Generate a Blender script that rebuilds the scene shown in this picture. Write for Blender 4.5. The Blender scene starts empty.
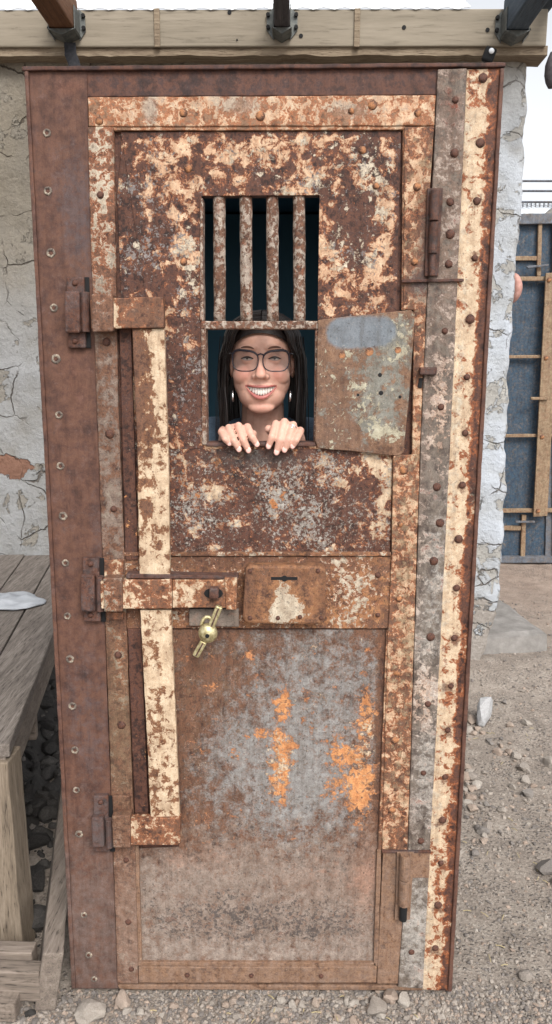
import bpy, bmesh, math, random
from mathutils import Vector, noise, Matrix
random.seed(7)
R = math.radians
scn = bpy.context.scene
COL = scn.collection
# ------------------------------------------------------------------ camera
F = 760.0
CX, CD, CH = 0.0557, 1.660, 1.551
YAW, PIT, ROL = -0.01472, 0.18984, 0.00439
fw = Vector((math.sin(YAW)*math.cos(PIT), math.cos(YAW)*math.cos(PIT), -math.sin(PIT)))
r_ = Vector((math.cos(YAW), -math.sin(YAW), 0)); u_ = r_.cross(fw)
rt = r_*math.cos(ROL)+u_*math.sin(ROL); up = -r_*math.sin(ROL)+u_*math.cos(ROL)
CP = Vector((CX, -CD, CH))
def ray(x, y): return fw + rt*((x-276)/F) + up*((512-y)/F)
def U(x, y, Y=0.0):
    d = ray(x, y); return CP + d*((Y-CP.y)/d.y)
def G(x, y, z=0.0):
    d = ray(x, y); return CP + d*((z-CP.z)/d.z)
cam = bpy.data.cameras.new('camera'); co = bpy.data.objects.new('camera', cam); COL.objects.link(co)
cam.sensor_fit = 'VERTICAL'; cam.sensor_height = 32; cam.lens = F/1024*32; cam.clip_end = 2000; cam.clip_start = .02
co.matrix_world = Matrix(((rt.x, up.x, -fw.x, CP.x), (rt.y, up.y, -fw.y, CP.y), (rt.z, up.z, -fw.z, CP.z), (0, 0, 0, 1)))
scn.camera = co
# ------------------------------------------------------------------ colour helpers
KA = 0.72
def C(r, g, b, k=KA):
    f = lambda v: ((v/255+.055)/1.055)**2.4 if v > 10 else v/255/12.92
    return (f(r)*k, f(g)*k, f(b)*k, 1)
# ------------------------------------------------------------------ node helpers
class NT:
    def __init__(s, name):
        s.m = bpy.data.materials.new(name); s.m.use_nodes = True; s.t = s.m.node_tree
        s.p = s.t.nodes['Principled BSDF']; s.p.inputs['Roughness'].default_value = .8
        s.p.inputs['Specular IOR Level'].default_value = .35
        s.tc = s.t.nodes.new('ShaderNodeTexCoord').outputs['Object']
    def n(s, typ, **kw):
        o = s.t.nodes.new(typ)
        for k, v in kw.items(): setattr(o, k, v)
        return o
    def L(s, a, b): s.t.links.new(a, b)
    def put(s, sock, v):
        if isinstance(v, bpy.types.NodeSocket): s.L(v, sock)
        else: sock.default_value = v
    def math(s, op, a, b=None, c=None, clamp=False):
        o = s.n('ShaderNodeMath', operation=op); o.use_clamp = clamp
        s.put(o.inputs[0], a)
        if b is not None: s.put(o.inputs[1], b)
        if c is not None: s.put(o.inputs[2], c)
        return o.outputs[0]
    def noise(s, sc, det=6, rough=.6, vec=None, dist=0.0, stretch=None):
        v = vec or s.tc
        if stretch:
            mm = s.n('ShaderNodeVectorMath', operation='MULTIPLY'); s.L(v, mm.inputs[0]); mm.inputs[1].default_value = stretch; v = mm.outputs[0]
        o = s.n('ShaderNodeTexNoise'); s.L(v, o.inputs['Vector'])
        o.inputs['Scale'].default_value = sc; o.inputs['Detail'].default_value = det
        o.inputs['Roughness'].default_value = rough; o.inputs['Distortion'].default_value = dist
        return o.outputs['Fac']
    def ramp(s, fac, stops):
        o = s.n('ShaderNodeValToRGB'); s.L(fac, o.inputs[0]); e = o.color_ramp.elements
        e[0].position, e[0].color = stops[0]; e[1].position, e[1].color = stops[-1]
        for p, c in stops[1:-1]:
            x = e.new(p); x.color = c
        return o.outputs[0]
    def mix(s, f, a, b, mode='MIX'):
        o = s.n('ShaderNodeMix', data_type='RGBA', blend_type=mode)
        s.put(o.inputs[0], f); s.put(o.inputs[6], a); s.put(o.inputs[7], b); return o.outputs[2]
    def sstep(s, v, lo, hi):
        o = s.n('ShaderNodeMapRange', interpolation_type='SMOOTHSTEP'); s.put(o.inputs[0], v)
        o.inputs[1].default_value = lo; o.inputs[2].default_value = hi; return o.outputs[0]
    def bump(s, h, strength=.5, dist=.002):
        o = s.n('ShaderNodeBump'); s.L(h, o.inputs['Height']); o.inputs['Strength'].default_value = strength
        o.inputs['Distance'].default_value = dist; s.L(o.outputs[0], s.p.inputs['Normal'])
    def blobs(s, bl, lin=(), bias=0.0, Y=0.0):
        acc = bias
        for (x, y, rx, ry, w) in bl:
            c = U(x, y, Y); kx = (U(x+1, y, Y)-c).x; kz = (c-U(x, y+1, Y)).z
            sx, sz = 1/(rx*kx), 1/(ry*kz)
            o = s.n('ShaderNodeVectorMath', operation='MULTIPLY_ADD'); s.L(s.tc, o.inputs[0])
            o.inputs[1].default_value = (sx, 0, sz); o.inputs[2].default_value = (-c.x*sx, 0, -c.z*sz)
            l = s.n('ShaderNodeVectorMath', operation='LENGTH'); s.L(o.outputs[0], l.inputs[0])
            v = s.math('MULTIPLY_ADD', l.outputs['Value'], -w*.8, w*1.2)
            v = s.math('MAXIMUM', v, 0.0) if w > 0 else s.math('MINIMUM', v, 0.0)
            v = s.math('MINIMUM', v, w*.9) if w > 0 else s.math('MAXIMUM', v, w*.9)
            acc = s.math('ADD', v, acc)
        for (x0, y0, x1, y1, w, wid) in lin:     # + on the right side of a steep line, - on its left
            a, b = U(x0, y0, Y), U(x1, y1, Y); d = Vector((b.x-a.x, b.z-a.z)).normalized(); nx, nz = -d.y, d.x
            o = s.n('ShaderNodeVectorMath', operation='DOT_PRODUCT'); s.L(s.tc, o.inputs[0]); o.inputs[1].default_value = (nx, 0, nz)
            v = s.math('MULTIPLY_ADD', o.outputs['Value'], 1/wid, -(a.x*nx+a.z*nz)/wid)
            v = s.math('MINIMUM', s.math('MAXIMUM', v, 0.0), 1.0)
            acc = s.math('MULTIPLY_ADD', v, w, acc)
        return acc
RB = {'dark': [(.28, C(42, 28, 26)), (.42, C(74, 48, 40)), (.55, C(108, 70, 54)), (.66, C(72, 52, 50)), (.8, C(125, 88, 72))],
      'red': [(.2, C(60, 40, 36)), (.42, C(92, 63, 53)), (.6, C(112, 78, 63)), (.8, C(84, 64, 60))],
      'brown': [(.25, C(62, 42, 36)), (.42, C(100, 70, 55)), (.55, C(130, 92, 70)), (.68, C(96, 74, 64)), (.82, C(165, 130, 105))],
      'grey': [(.25, C(72, 62, 58)), (.42, C(105, 95, 88)), (.58, C(132, 122, 112)), (.75, C(100, 84, 76)), (.85, C(165, 155, 145))],
      'tan': [(.25, C(85, 60, 48)), (.42, C(130, 96, 72)), (.55, C(158, 124, 98)), (.68, C(120, 90, 74)), (.82, C(185, 158, 132))]}
def metal(name, base, layers=(), speck=.25, bscale=70, rough=.82, bumpd=.0016, Y=0.0, streak=False, grime=.55):
    s = NT(name)
    n1 = s.noise(bscale, 9, .72, stretch=(1, 1, .6) if streak else None)
    big = s.noise(9, 4, .6)
    fine = s.noise(420, 4, .7)
    v = s.math('ADD', s.math('MULTIPLY', n1, .75), s.math('MULTIPLY', big, .25))
    v = s.math('MULTIPLY_ADD', s.math('SUBTRACT', v, .5), 1.9, .5)
    col = s.ramp(v, RB[base])
    h = s.math('MULTIPLY', n1, .6)
    gn = s.math('SUBTRACT', s.noise(230, 5, .75), .5)
    pn = s.noise(55, 9, .68, dist=.3); pn2 = s.noise(16, 5, .6)
    for ly in layers:
        sc = ly.get('sc', None)
        q = s.noise(sc, 9, ly.get('ro', .68), dist=.4) if sc else pn
        B = s.blobs(ly.get('blobs', ()), ly.get('lin', ()), ly.get('bias', 0.0), Y)
        a = ly.get('amp', 2.2)
        t = s.math('MULTIPLY_ADD', s.math('SUBTRACT', q, .5), a*1.6, B)
        t = s.math('MULTIPLY_ADD', s.math('SUBTRACT', pn2, .5), a*.7, t)
        t = s.math('MULTIPLY_ADD', gn, ly.get('gr', 1.1), t)
        w = ly.get('w', .06)*1.7
        if ly.get('bleed') is not None:
            bw = ly.get('bw', .35)*1.35
            mb = s.sstep(t, .5-bw, .52)
            col = s.mix(s.math('MULTIPLY', mb, .85), col, ly['bleed'])
        m = s.sstep(t, .5-w, .5+w)
        if 'op' in ly: m = s.math('MULTIPLY', m, ly['op'])
        c1, c2 = ly['c']
        cc = s.ramp(s.noise(ly.get('csc', 60), 9, .8), [(.36, c1), (.5, tuple((a_*.5+b_*.5) for a_, b_ in zip(c1, c2))), (.66, tuple(v_*.82 for v_ in c2[:3])+(1,))])
        col = s.mix(m, col, cc)
        h = s.math('MULTIPLY_ADD', m, ly.get('h', .35), h)
    # fine bright specks and dark pits
    if speck:
        sp = s.sstep(s.noise(260, 3, .6), .64, .70)
        gate = s.sstep(s.noise(22, 3, .5), .45, .62)
        col = s.mix(s.math('MULTIPLY', s.math('MULTIPLY', sp, gate), speck), col, C(205, 190, 175))
        pt = s.sstep(s.noise(190, 4, .65), .60, .68)
        col = s.mix(s.math('MULTIPLY', pt, speck*1.4, clamp=True), col, C(45, 32, 30))
    col = s.mix(.55, col, s.ramp(fine, [(.3, (.55, .55, .55, 1)), (.7, (1.35, 1.35, 1.35, 1))]), 'MULTIPLY')
    gm_ = s.ramp(s.noise(26, 8, .75), [(.32, (.50, .42, .36, 1)), (.5, (.95, .92, .90, 1)), (.7, (1.18, 1.18, 1.18, 1))])
    col = s.mix(grime, col, gm_, 'MULTIPLY')
    sk_ = s.ramp(s.noise(75, 6, .7, stretch=(1, 1, .10)), [(.36, (.62, .55, .50, 1)), (.5, (1, 1, 1, 1)), (.66, (1.2, 1.18, 1.15, 1))])
    col = s.mix(.5, col, sk_, 'MULTIPLY')
    hv = s.n('ShaderNodeHueSaturation'); s.L(col, hv.inputs['Color']); hv.inputs['Saturation'].default_value = .98; col = hv.outputs[0]
    s.L(col, s.p.inputs['Base Color'])
    s.put(s.p.inputs['Roughness'], s.math('MULTIPLY_ADD', fine, .25, rough-.2))
    hh = s.math('MULTIPLY_ADD', fine, .35, h)
    s.bump(hh, .8, bumpd)
    return s.m
CREAM = (C(232, 212, 184), C(202, 172, 140)); PALE = (C(222, 212, 192), C(190, 172, 150))
ORC = (C(230, 206, 176), C(204, 148, 108)); OR = C(182, 106, 60); ORB = (C(240, 182, 122), C(208, 130, 78))
BLUE = (C(134, 138, 142), C(112, 114, 118)); DARKR = (C(66, 44, 40), C(88, 60, 52))
# ------------------------------------------------------------------ object helpers
def tag(o, label=None, cat=None, group=None, kind=None):
    if label: o['label'] = label
    if cat: o['category'] = cat
    if group: o['group'] = group
    if kind: o['kind'] = kind
    return o
def empty(name, loc=(0, 0, 0)):
    o = bpy.data.objects.new(name, None); o.location = loc; o.empty_display_size = .1; COL.objects.link(o); return o
def link(name, me, mats, parent=None):
    o = bpy.data.objects.new(name, me); COL.objects.link(o)
    for m in (mats if isinstance(mats, (list, tuple)) else [mats]):
        if m: me.materials.append(m)
    if parent: o.parent = parent
    return o
def fin(name, bm, mats, parent=None, smooth=False, bev=0, loc=None):
    bmesh.ops.recalc_face_normals(bm, faces=bm.faces)
    me = bpy.data.meshes.new(name)
    bm.to_mesh(me); bm.free()
    if smooth:
        for p in me.polygons: p.use_smooth = True
    o = link(name, me, mats, parent)
    if loc is not None: o.location = loc
    if bev:
        b = o.modifiers.new('bevel', 'BEVEL'); b.width = bev; b.segments = 2; b.limit_method = 'ANGLE'; b.angle_limit = R(45)
    return o
def prism(bm, pts, yf, th):          # pts: list of (X,Z)
    a = [bm.verts.new((x, yf, z)) for x, z in pts]; b = [bm.verts.new((x, yf+th, z)) for x, z in pts]
    n = len(pts); bm.faces.new(a[::-1]); bm.faces.new(b)
    for i in range(n): bm.faces.new((a[i], a[(i+1) % n], b[(i+1) % n], b[i]))
def jag(pts, step=.022, amp=.0006):
    out = []
    for i in range(len(pts)):
        p, q = Vector(pts[i]), Vector(pts[(i+1) % len(pts)]); n = max(1, int((q-p).length/step))
        for k in range(n):
            v = p.lerp(q, k/n)
            if k: v += Vector((random.uniform(-amp, amp), random.uniform(-amp, amp)))
            out.append((v.x, v.y))
    return out
def plate(name, px, yf, th, mat, parent, bev=.0012, wear=.0006):
    pts = [(U(x, y, yf).x, U(x, y, yf).z) for x, y in px]
    bm = bmesh.new(); prism(bm, jag(pts, amp=wear), yf, th)
    return fin(name, bm, mat, parent, bev=bev)
def box(bm, c, s, M=None):
    r = bmesh.ops.create_cube(bm, size=1); vs = r['verts']
    for v in vs:
        p = Vector((v.co.x*s[0], v.co.y*s[1], v.co.z*s[2]))
        v.co = (M @ p if M else p)+Vector(c)
    return vs
def tube(bm, pts, rads, seg=10, cap=True):
    pts = [Vector(p) for p in pts]
    if not isinstance(rads, (list, tuple)): rads = [rads]*len(pts)
    rings = []; nrm = None
    for i, p in enumerate(pts):
        t = (pts[min(i+1, len(pts)-1)]-pts[max(i-1, 0)]).normalized()
        if nrm is None:
            nrm = t.orthogonal().normalized()
        else:
            nrm = (nrm-t*nrm.dot(t)).normalized()
        b = t.cross(nrm)
        rings.append([bm.verts.new(p+(nrm*math.cos(2*math.pi*k/seg)+b*math.sin(2*math.pi*k/seg))*rads[i]) for k in range(seg)])
    for a, b in zip(rings, rings[1:]):
        for k in range(seg): bm.faces.new((a[k], a[(k+1) % seg], b[(k+1) % seg], b[k]))
    if cap: bm.faces.new(rings[0][::-1]); bm.faces.new(rings[-1])
def ball(bm, c, r, M=None, u=20, v=12):
    q = bmesh.ops.create_uvsphere(bm, u_segments=u, v_segments=v, radius=1)
    for w in q['verts']:
        p = Vector((w.co.x*r[0], w.co.y*r[1], w.co.z*r[2])) if isinstance(r, (tuple, list)) else w.co*r
        w.co = (M @ p if M else p)+Vector(c)
# ------------------------------------------------------------------ DOOR
door = empty('jail_door', (0, 0, 0))
tag(door, 'tall rusty riveted steel jail door with flaking cream paint standing on the gravel', 'door')
m_jamb = metal('jamb_rust', 'red', [
    dict(c=(C(98, 96, 104), C(80, 76, 82)), blobs=[(78, 215, 20, 60, .7), (88, 720, 20, 60, .5), (100, 560, 12, 60, .3)], bias=.0, amp=1.6, w=.3, op=.6, h=0),
    dict(c=(C(140, 128, 122), C(122, 110, 106)), blobs=[(95, 930, 60, 110, .75)], bias=-.15, amp=1.2, w=.35, op=.65, h=0),
    dict(c=(C(150, 95, 70), C(128, 84, 66)), bias=-.1, blobs=[(75, 370, 15, 50, .4), (70, 88, 18, 8, .6)], amp=1.8, w=.3, op=.5, h=0)], speck=.12, bscale=30, bumpd=.0009)
m_header = metal('header_rust', 'dark', [dict(c=(C(84, 70, 72), C(66, 54, 56)), bias=.35, amp=1.5, w=.4, op=.6, h=0)], speck=.06, bscale=24, bumpd=.0007)
m_top = metal('top_strip_rust', 'tan', [
    dict(c=ORC, bias=.42, blobs=[(400, 115, 30, 20, .25), (250, 118, 60, 6, .2)], bleed=OR, amp=2.4),
    dict(c=(C(190, 180, 165), C(160, 146, 132)), blobs=[(150, 110, 7, 14, 1), (240, 106, 22, 12, .6), (350, 112, 30, 9, .5)], bias=.12, amp=1.8, w=.2, op=.8)], speck=.45, bscale=90)
m_L1 = metal('left_stile_rust', 'brown', [
    dict(c=PALE, blobs=[(100, 190, 14, 110, .5), (104, 150, 10, 60, .2), (110, 590, 10, 20, .4), (122, 650, 8, 50, .25), (120, 680, 5, 30, .3)], bias=.05, amp=2.4, bleed=OR, bw=.25),
    dict(c=(C(158, 148, 138), C(120, 110, 104)), blobs=[(108, 420, 18, 110, .5), (115, 540, 15, 50, .3)], bias=.1, amp=2.2, w=.2, op=.8),
    dict(c=(C(140, 118, 92), C(105, 86, 68)), blobs=[(120, 720, 18, 100, .7)], bias=0, amp=1.5, w=.3, op=.8),
    dict(c=(C(172, 150, 136), C(140, 116, 102)), blobs=[(130, 930, 22, 90, .9)], bias=-.1, amp=1.2, w=.3, op=.7)], speck=.5, bscale=80)
m_up = metal('upper_panel_rust', 'dark', [
    dict(c=ORC, bias=.24, sc=36, blobs=[(160, 152, 34, 20, .25), (300, 145, 110, 30, .38), (180, 205, 16, 60, .3), (388, 190, 13, 70, .4), (335, 262, 14, 50, .35), (375, 285, 26, 24, .4),
         (368, 148, 26, 20, -.6), (352, 232, 20, 30, -.75), (128, 200, 14, 95, -.35), (265, 172, 18, 10, -.4), (148, 270, 20, 36, -.12), (195, 375, 26, 60, -.5)],
         lin=[(394, 130, 391, 310, -.8, .015), (124, 140, 397, 138, -.5, .012)], bleed=OR, bw=.22, amp=2.7),
    dict(c=PALE, bias=-.12, blobs=[(190, 265, 12, 40, .45), (330, 170, 70, 30, .35), (375, 200, 14, 60, .4), (338, 250, 12, 40, .5), (300, 140, 80, 15, .2)], amp=2.6),
    dict(c=(C(170, 165, 162), C(130, 120, 120)), bias=-.05, blobs=[(150, 240, 30, 60, .35), (190, 390, 18, 40, .4)], sc=120, amp=2.6)], speck=.6, bscale=90, bumpd=.0022)
m_mid = metal('middle_panel_rust', 'dark', [
    dict(c=CREAM, bias=.06, sc=50, blobs=[(215, 495, 14, 12, .6), (185, 480, 14, 18, .3), (375, 465, 22, 14, .7), (387, 495, 9, 36, .6), (235, 523, 12, 9, .5), (345, 480, 12, 10, .3), (195, 528, 10, 8, .4), (325, 460, 14, 8, .3), (375, 530, 14, 12, .4)], bleed=OR, bw=.25, amp=2.4),
    dict(c=(C(196, 192, 184), C(150, 142, 136)), bias=.12, blobs=[(290, 498, 40, 40, .35), (200, 515, 35, 30, .25), (330, 520, 40, 25, .15)], sc=140, ro=.75, amp=2.6, w=.1),
    dict(c=ORB, bias=-.1, sc=60, blobs=[(265, 485, 60, 40, .15)], amp=2.2),
    dict(c=(C(84, 78, 76), C(70, 62, 62)), blobs=[(255, 458, 60, 12, 1)], bias=-.25, amp=.9, w=.3, op=.85, h=0)], speck=.8, bscale=110, bumpd=.0022)
m_lockrail = metal('lock_rail_rust', 'brown', [
    dict(c=ORB, bias=.25, blobs=[(350, 610, 45, 20, .2), (380, 570, 20, 30, .15)], amp=2.2, w=.25, op=.7),
    dict(c=PALE, bias=.1, blobs=[(347, 588, 22, 34, .42), (180, 615, 20, 12, .2)], bleed=OR, bw=.2, amp=2.6, sc=80),
    dict(c=DARKR, bias=.05, blobs=[(200, 562, 60, 9, .5), (300, 560, 90, 6, .4), (140, 620, 20, 20, .4)], amp=2.0, w=.25, op=.7)], speck=.6, bscale=95)
m_low = metal('lower_panel_rust', 'brown', [
    dict(c=(C(112, 84, 62), C(92, 68, 52)), bias=.35, amp=2.2, w=.2, op=.6),
    dict(c=(C(172, 174, 174), C(132, 130, 128)), bias=-.0, blobs=[(318, 700, 85, 80, .75), (265, 790, 65, 60, .6), (330, 810, 60, 55, .45), (225, 745, 28, 40, .25)], lin=[(376, 630, 370, 850, -.6, .015)], amp=1.5, w=.24, csc=60, sc=45, op=.88, gr=1.5),
    dict(c=(C(132, 104, 80), C(98, 74, 60)), bias=.0, amp=2.4, w=.14, sc=90, op=.75, blobs=[(215, 690, 40, 50, .3)]),
    dict(c=ORB, bias=-.2, blobs=[(282, 708, 8, 20, 1.05), (266, 736, 15, 6, .85), (281, 775, 11, 30, 1.0), (289, 746, 15, 10, .55), (353, 780, 26, 24, .8), (366, 715, 10, 32, .95), (345, 748, 16, 16, .75), (362, 800, 14, 26, .6), (235, 755, 12, 8, .45), (213, 690, 8, 6, .7), (205, 820, 14, 8, .45), (385, 890, 10, 60, .4), (252, 655, 8, 5, .5), (330, 690, 6, 5, .6)], sc=60, bleed=C(176, 120, 86), bw=.25, amp=2.3),
    dict(c=CREAM, bias=-.3, blobs=[(281, 765, 14, 26, .75), (362, 745, 14, 28, .65), (350, 775, 14, 14, .5), (370, 720, 8, 20, .5)], sc=85, amp=2.5),
    dict(c=DARKR, lin=[(378, 630, 373, 850, .7, .012)], bias=-.15, amp=1.8, w=.2, op=.75),
    dict(c=(C(176, 164, 154), C(148, 134, 124)), bias=-.3, lin=[(400, 800, 120, 800, 1.1, .19)], amp=1.7, w=.35, op=.85, h=0),
    dict(c=(C(70, 66, 66), C(100, 92, 90)), bias=-.15, blobs=[(235, 922, 90, 24, .62), (340, 925, 50, 18, .3)], sc=110, amp=2.8, w=.15, op=.85),
    dict(c=(C(186, 130, 98), C(160, 112, 90)), bias=-.1, blobs=[(368, 880, 18, 50, .6), (190, 860, 40, 14, .45), (330, 880, 60, 22, .35)], amp=1.9, w=.3, op=.55),
    dict(c=(C(190, 178, 168), C(170, 156, 146)), bias=-.1, blobs=[(255, 955, 130, 12, .7)], amp=1, w=.3, op=.5, h=0)], speck=.5, bscale=90, streak=True)
m_kick = metal('kick_panel_dust', 'grey', [
    dict(c=(C(166, 152, 140), C(140, 126, 116)), bias=.5, amp=1.6, w=.35, op=.8, h=0),
    dict(c=(C(66, 62, 62), C(92, 86, 84)), bias=-.1, blobs=[(235, 925, 90, 26, .62), (340, 925, 50, 20, .3)], sc=110, amp=2.8, w=.15, op=.85),
    dict(c=(C(182, 122, 90), C(156, 108, 86)), bias=.0, blobs=[(370, 880, 18, 50, .6), (190, 865, 30, 14, .5), (330, 880, 50, 20, .3)], amp=1.9, w=.3, op=.6),
    dict(c=(C(190, 178, 168), C(170, 156, 146)), bias=-.1, blobs=[(255, 955, 120, 12, .7)], amp=1, w=.3, op=.5, h=0)], speck=.35, bscale=120, bumpd=.001)
m_A = metal('lock_stile_rust', 'brown', [
    dict(c=ORC, bias=.34, blobs=[(418, 150, 10, 40, .2)], bleed=OR, bw=.25, amp=2.4),
    dict(c=(C(190, 172, 140), C(146, 124, 98)), bias=.1, blobs=[(408, 620, 16, 170, .25)], sc=75, amp=2.3, w=.2, op=.75),
    dict(c=(C(76, 86, 94), C(52, 54, 60)), bias=-.1, blobs=[(428, 270, 16, 40, .8), (412, 285, 12, 12, .5), (425, 210, 8, 30, .5)], amp=1.4, w=.3, op=.8)], speck=.55, bscale=95, streak=True)
m_B = metal('cover_strip_rust', 'grey', [
    dict(c=(C(150, 122, 104), C(104, 80, 70)), bias=.45, blobs=[(452, 200, 20, 130, .25), (440, 560, 14, 200, -.3)], amp=2.2, w=.2, op=.8),
    dict(c=(C(232, 208, 186), C(206, 160, 134)), bias=.12, blobs=[(442, 420, 14, 60, .35), (425, 700, 12, 40, .6), (432, 640, 8, 60, .1), (422, 570, 6, 60, .2)], amp=2.3, w=.1),
    dict(c=(C(206, 204, 198), C(166, 162, 156)), bias=.18, blobs=[(430, 620, 14, 120, .35), (425, 780, 14, 60, .35), (414, 930, 20, 60, .6)], amp=2.2, w=.2, op=.75),
    dict(c=(C(140, 74, 52), C(112, 70, 56)), bias=-.15, blobs=[(452, 100, 12, 30, .4), (435, 500, 12, 30, .3)], amp=2.2, w=.2)], speck=.5, bscale=85, streak=True)
RC = [(483, 78), (480, 143), (477, 201), (475, 258), (470, 319), (467, 377), (465, 433), (462, 485), (459, 539), (457, 588), (454, 638), (450.5, 686), (447.6, 730), (445, 777), (442, 820), (441, 863), (437.6, 905), (435, 948)]
HALO = dict(c=(C(96, 60, 46), C(130, 84, 58)), bias=-.1, blobs=[(x, y+1, 7.5, 8.5, .75) for x, y in RC], amp=1.3, w=.15, op=.9)
m_C = metal('right_jamb_cream_paint', 'dark', [
    dict(c=CREAM, bias=.84, lin=[(486, 66, 438, 990, -.95, .014)], blobs=[(476, 80, 8, 20, -.2), (440, 900, 8, 120, -.3), (468, 110, 4, 60, -.25), (445, 720, 10, 60, -.1)], sc=48, bleed=OR, bw=.5, amp=2.6),
    dict(c=PALE, bias=.25, lin=[(476, 66, 430, 990, -.6, .012)], blobs=[(468, 430, 12, 160, .35)], amp=2.0, w=.2), HALO,
    ], speck=.35, bscale=60)
m_V = metal('vertical_bar_paint', 'brown', [
    dict(c=CREAM, bias=.72, blobs=[(137, 385, 17, 75, -.95), (150, 505, 7, 9, -1.0), (158, 350, 6, 50, .3), (150, 640, 10, 20, -.35), (158, 745, 12, 50, -.25), (157, 800, 8, 30, -.3)], bleed=C(150, 100, 62), bw=.3, amp=2.1, sc=45)], speck=.45, bscale=80)
m_hbar = metal('hinge_strap_rust', 'brown', [
    dict(c=CREAM, bias=.22, blobs=[(117, 312, 6, 20, .8), (150, 312, 26, 18, -.5), (130, 595, 22, 14, .45), (195, 595, 16, 14, .45), (205, 582, 20, 4, .2), (130, 828, 16, 10, .4)], bleed=C(168, 104, 66), bw=.4, amp=2.2)], speck=.4, bscale=70)
m_hinge = metal('hinge_knuckle_steel', 'dark', [dict(c=(C(118, 108, 108), C(88, 76, 76)), bias=.35, blobs=[(100, 825, 20, 40, .4)], amp=1.8, w=.3, op=.7)], speck=.3, bscale=60, bumpd=.001)
m_hinge2 = metal('pin_hinge_steel', 'dark', [dict(c=(C(100, 94, 94), C(72, 62, 62)), bias=.3, blobs=[(405, 880, 20, 60, .4)], amp=1.8, w=.3, op=.7)], speck=.3, bscale=60, bumpd=.001)
m_bars = metal('window_bar_rust', 'brown', [
    dict(c=(C(204, 192, 178), C(158, 142, 130)), bias=.38, blobs=[(260, 280, 70, 50, .2)], sc=90, amp=2.8, w=.1),
    dict(c=(C(160, 100, 70), C(124, 80, 62)), bias=.1, amp=2.2, w=.2)], speck=.6, bscale=110)
m_hatch = metal('hatch_cover_paint', 'tan', [
    dict(c=(C(118, 90, 76), C(92, 70, 60)), bias=.6, blobs=[(340, 420, 25, 40, .3)], amp=1.6, w=.4, op=.7, h=0),
    dict(c=(C(152, 150, 140), C(118, 118, 112)), bias=.05, blobs=[(385, 380, 30, 52, .7), (372, 420, 18, 24, .3), (395, 330, 22, 20, .5)], amp=1.8, w=.15, csc=90),
    dict(c=(C(200, 196, 174), C(164, 156, 134)), bias=-.08, blobs=[(352, 378, 8, 18, .4), (362, 400, 9, 18, .35), (372, 420, 9, 12, .5), (388, 434, 16, 9, .9), (404, 332, 8, 22, .6), (396, 355, 12, 8, .5), (345, 358, 8, 8, .3)], sc=80, amp=2.6),
    dict(c=(C(128, 137, 146), C(118, 127, 136)), bias=-.9, blobs=[(336, 333, 17, 17, 1.6), (352, 333, 20, 19, 1.6), (370, 332, 20, 19, 1.6), (386, 331, 17, 17, 1.5)], amp=.35, w=.2, op=.95, h=0, gr=.2)], speck=.4, bscale=75, bumpd=.001)
m_lockbox = metal('lock_box_rust', 'brown', [
    dict(c=ORB, bias=.3, amp=2.0, w=.35, op=.5),
    dict(c=PALE, bias=-.15, blobs=[(283, 598, 12, 20, .95), (293, 608, 16, 14, .7), (272, 612, 8, 10, .4)], bleed=C(170, 120, 80), bw=.4, amp=1.6, sc=60),
    dict(c=DARKR, bias=-.1, blobs=[(248, 590, 8, 30, .5), (285, 570, 40, 5, .5), (325, 600, 8, 30, .4)], amp=1.8, w=.3, op=.8)], speck=.5, bscale=80)
m_bolt = metal('bolt_bar_paint', 'brown', [dict(c=CREAM, bias=.35, blobs=[(193, 592, 16, 12, .5), (225, 585, 12, 8, -.3), (213, 594, 12, 9, -.6)], bleed=C(180, 118, 76), bw=.4, amp=2.0)], speck=.4, bscale=80)
m_strip_dark = metal('recess_dark_rust', 'dark', [dict(c=ORB, bias=-.3, blobs=[(130, 540, 8, 60, .4), (150, 760, 10, 80, .4)], amp=2.2)], speck=.4, bscale=90)
m_bottom = metal('bottom_strip_dust', 'tan', [dict(c=(C(160, 140, 128), C(132, 114, 104)), bias=.35, amp=1.2, w=.4, op=.8, h=0)], speck=.3, bscale=90)
m_rivet = metal('rivet_rust', 'dark', [], speck=.3, bscale=160)
m_rivet_o = metal('rivet_orange_rust', 'brown', [dict(c=ORB, bias=.2, amp=2, w=.3)], speck=.3, bscale=160)
m_ringpale = metal('pale_bolt_ring', 'grey', [dict(c=PALE, bias=.25, amp=1.6, w=.2)], speck=.2, bscale=160)
m_black = NT('black_hole'); m_black.p.inputs['Base Color'].default_value = (.006, .006, .007, 1); m_black = m_black.m

# rear frame (channel) : real depth behind the face plates
def frame_back():
    bm = bmesh.new()
    W0, W1 = U(24, 68).x+.004, U(504, 64).x-.004
    zt = U(264, 67).z-.004
    for (x0, x1, z0, z1) in ((W0, W0+.05, 0.02, zt), (W1-.05, W1, .02, zt), (W0+.05, W1-.05, zt-.05, zt), (W0+.05, W1-.05, .02, .06)):
        box(bm, ((x0+x1)/2, .055, (z0+z1)/2), (x1-x0, .09, z1-z0))
    fin('frame_channel', bm, m_jamb, door, bev=.003)
frame_back()
jl = plate('jamb', [(24, 70), (87, 69.5), (90, 200), (117.5, 983), (118, 989), (72.5, 989)], 0, .009, m_jamb, door, bev=.002)
plate('jamb_lip', [(24, 69), (28, 69), (75.5, 989), (71.5, 989)], -.006, .02, m_jamb, door, bev=.002)
plate('header', [(24, 67), (504, 63), (504, 75), (438, 95), (87, 97), (87, 78), (24, 77)], .001, .011, m_header, door, bev=.002)
plate('header_lip', [(22, 66), (506, 62), (506, 66.5), (22, 70.5)], -.008, .09, m_header, door, bev=.002)
jr = plate('jamb', [(467, 69), (504.5, 68), (451.5, 991), (422, 990)], -.002, .012, m_C, door, bev=.002)
plate('jamb_lip', [(500.5, 68), (504.5, 68), (452, 992), (448, 992)], -.008, .02, m_jamb, door, bev=.002)
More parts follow.
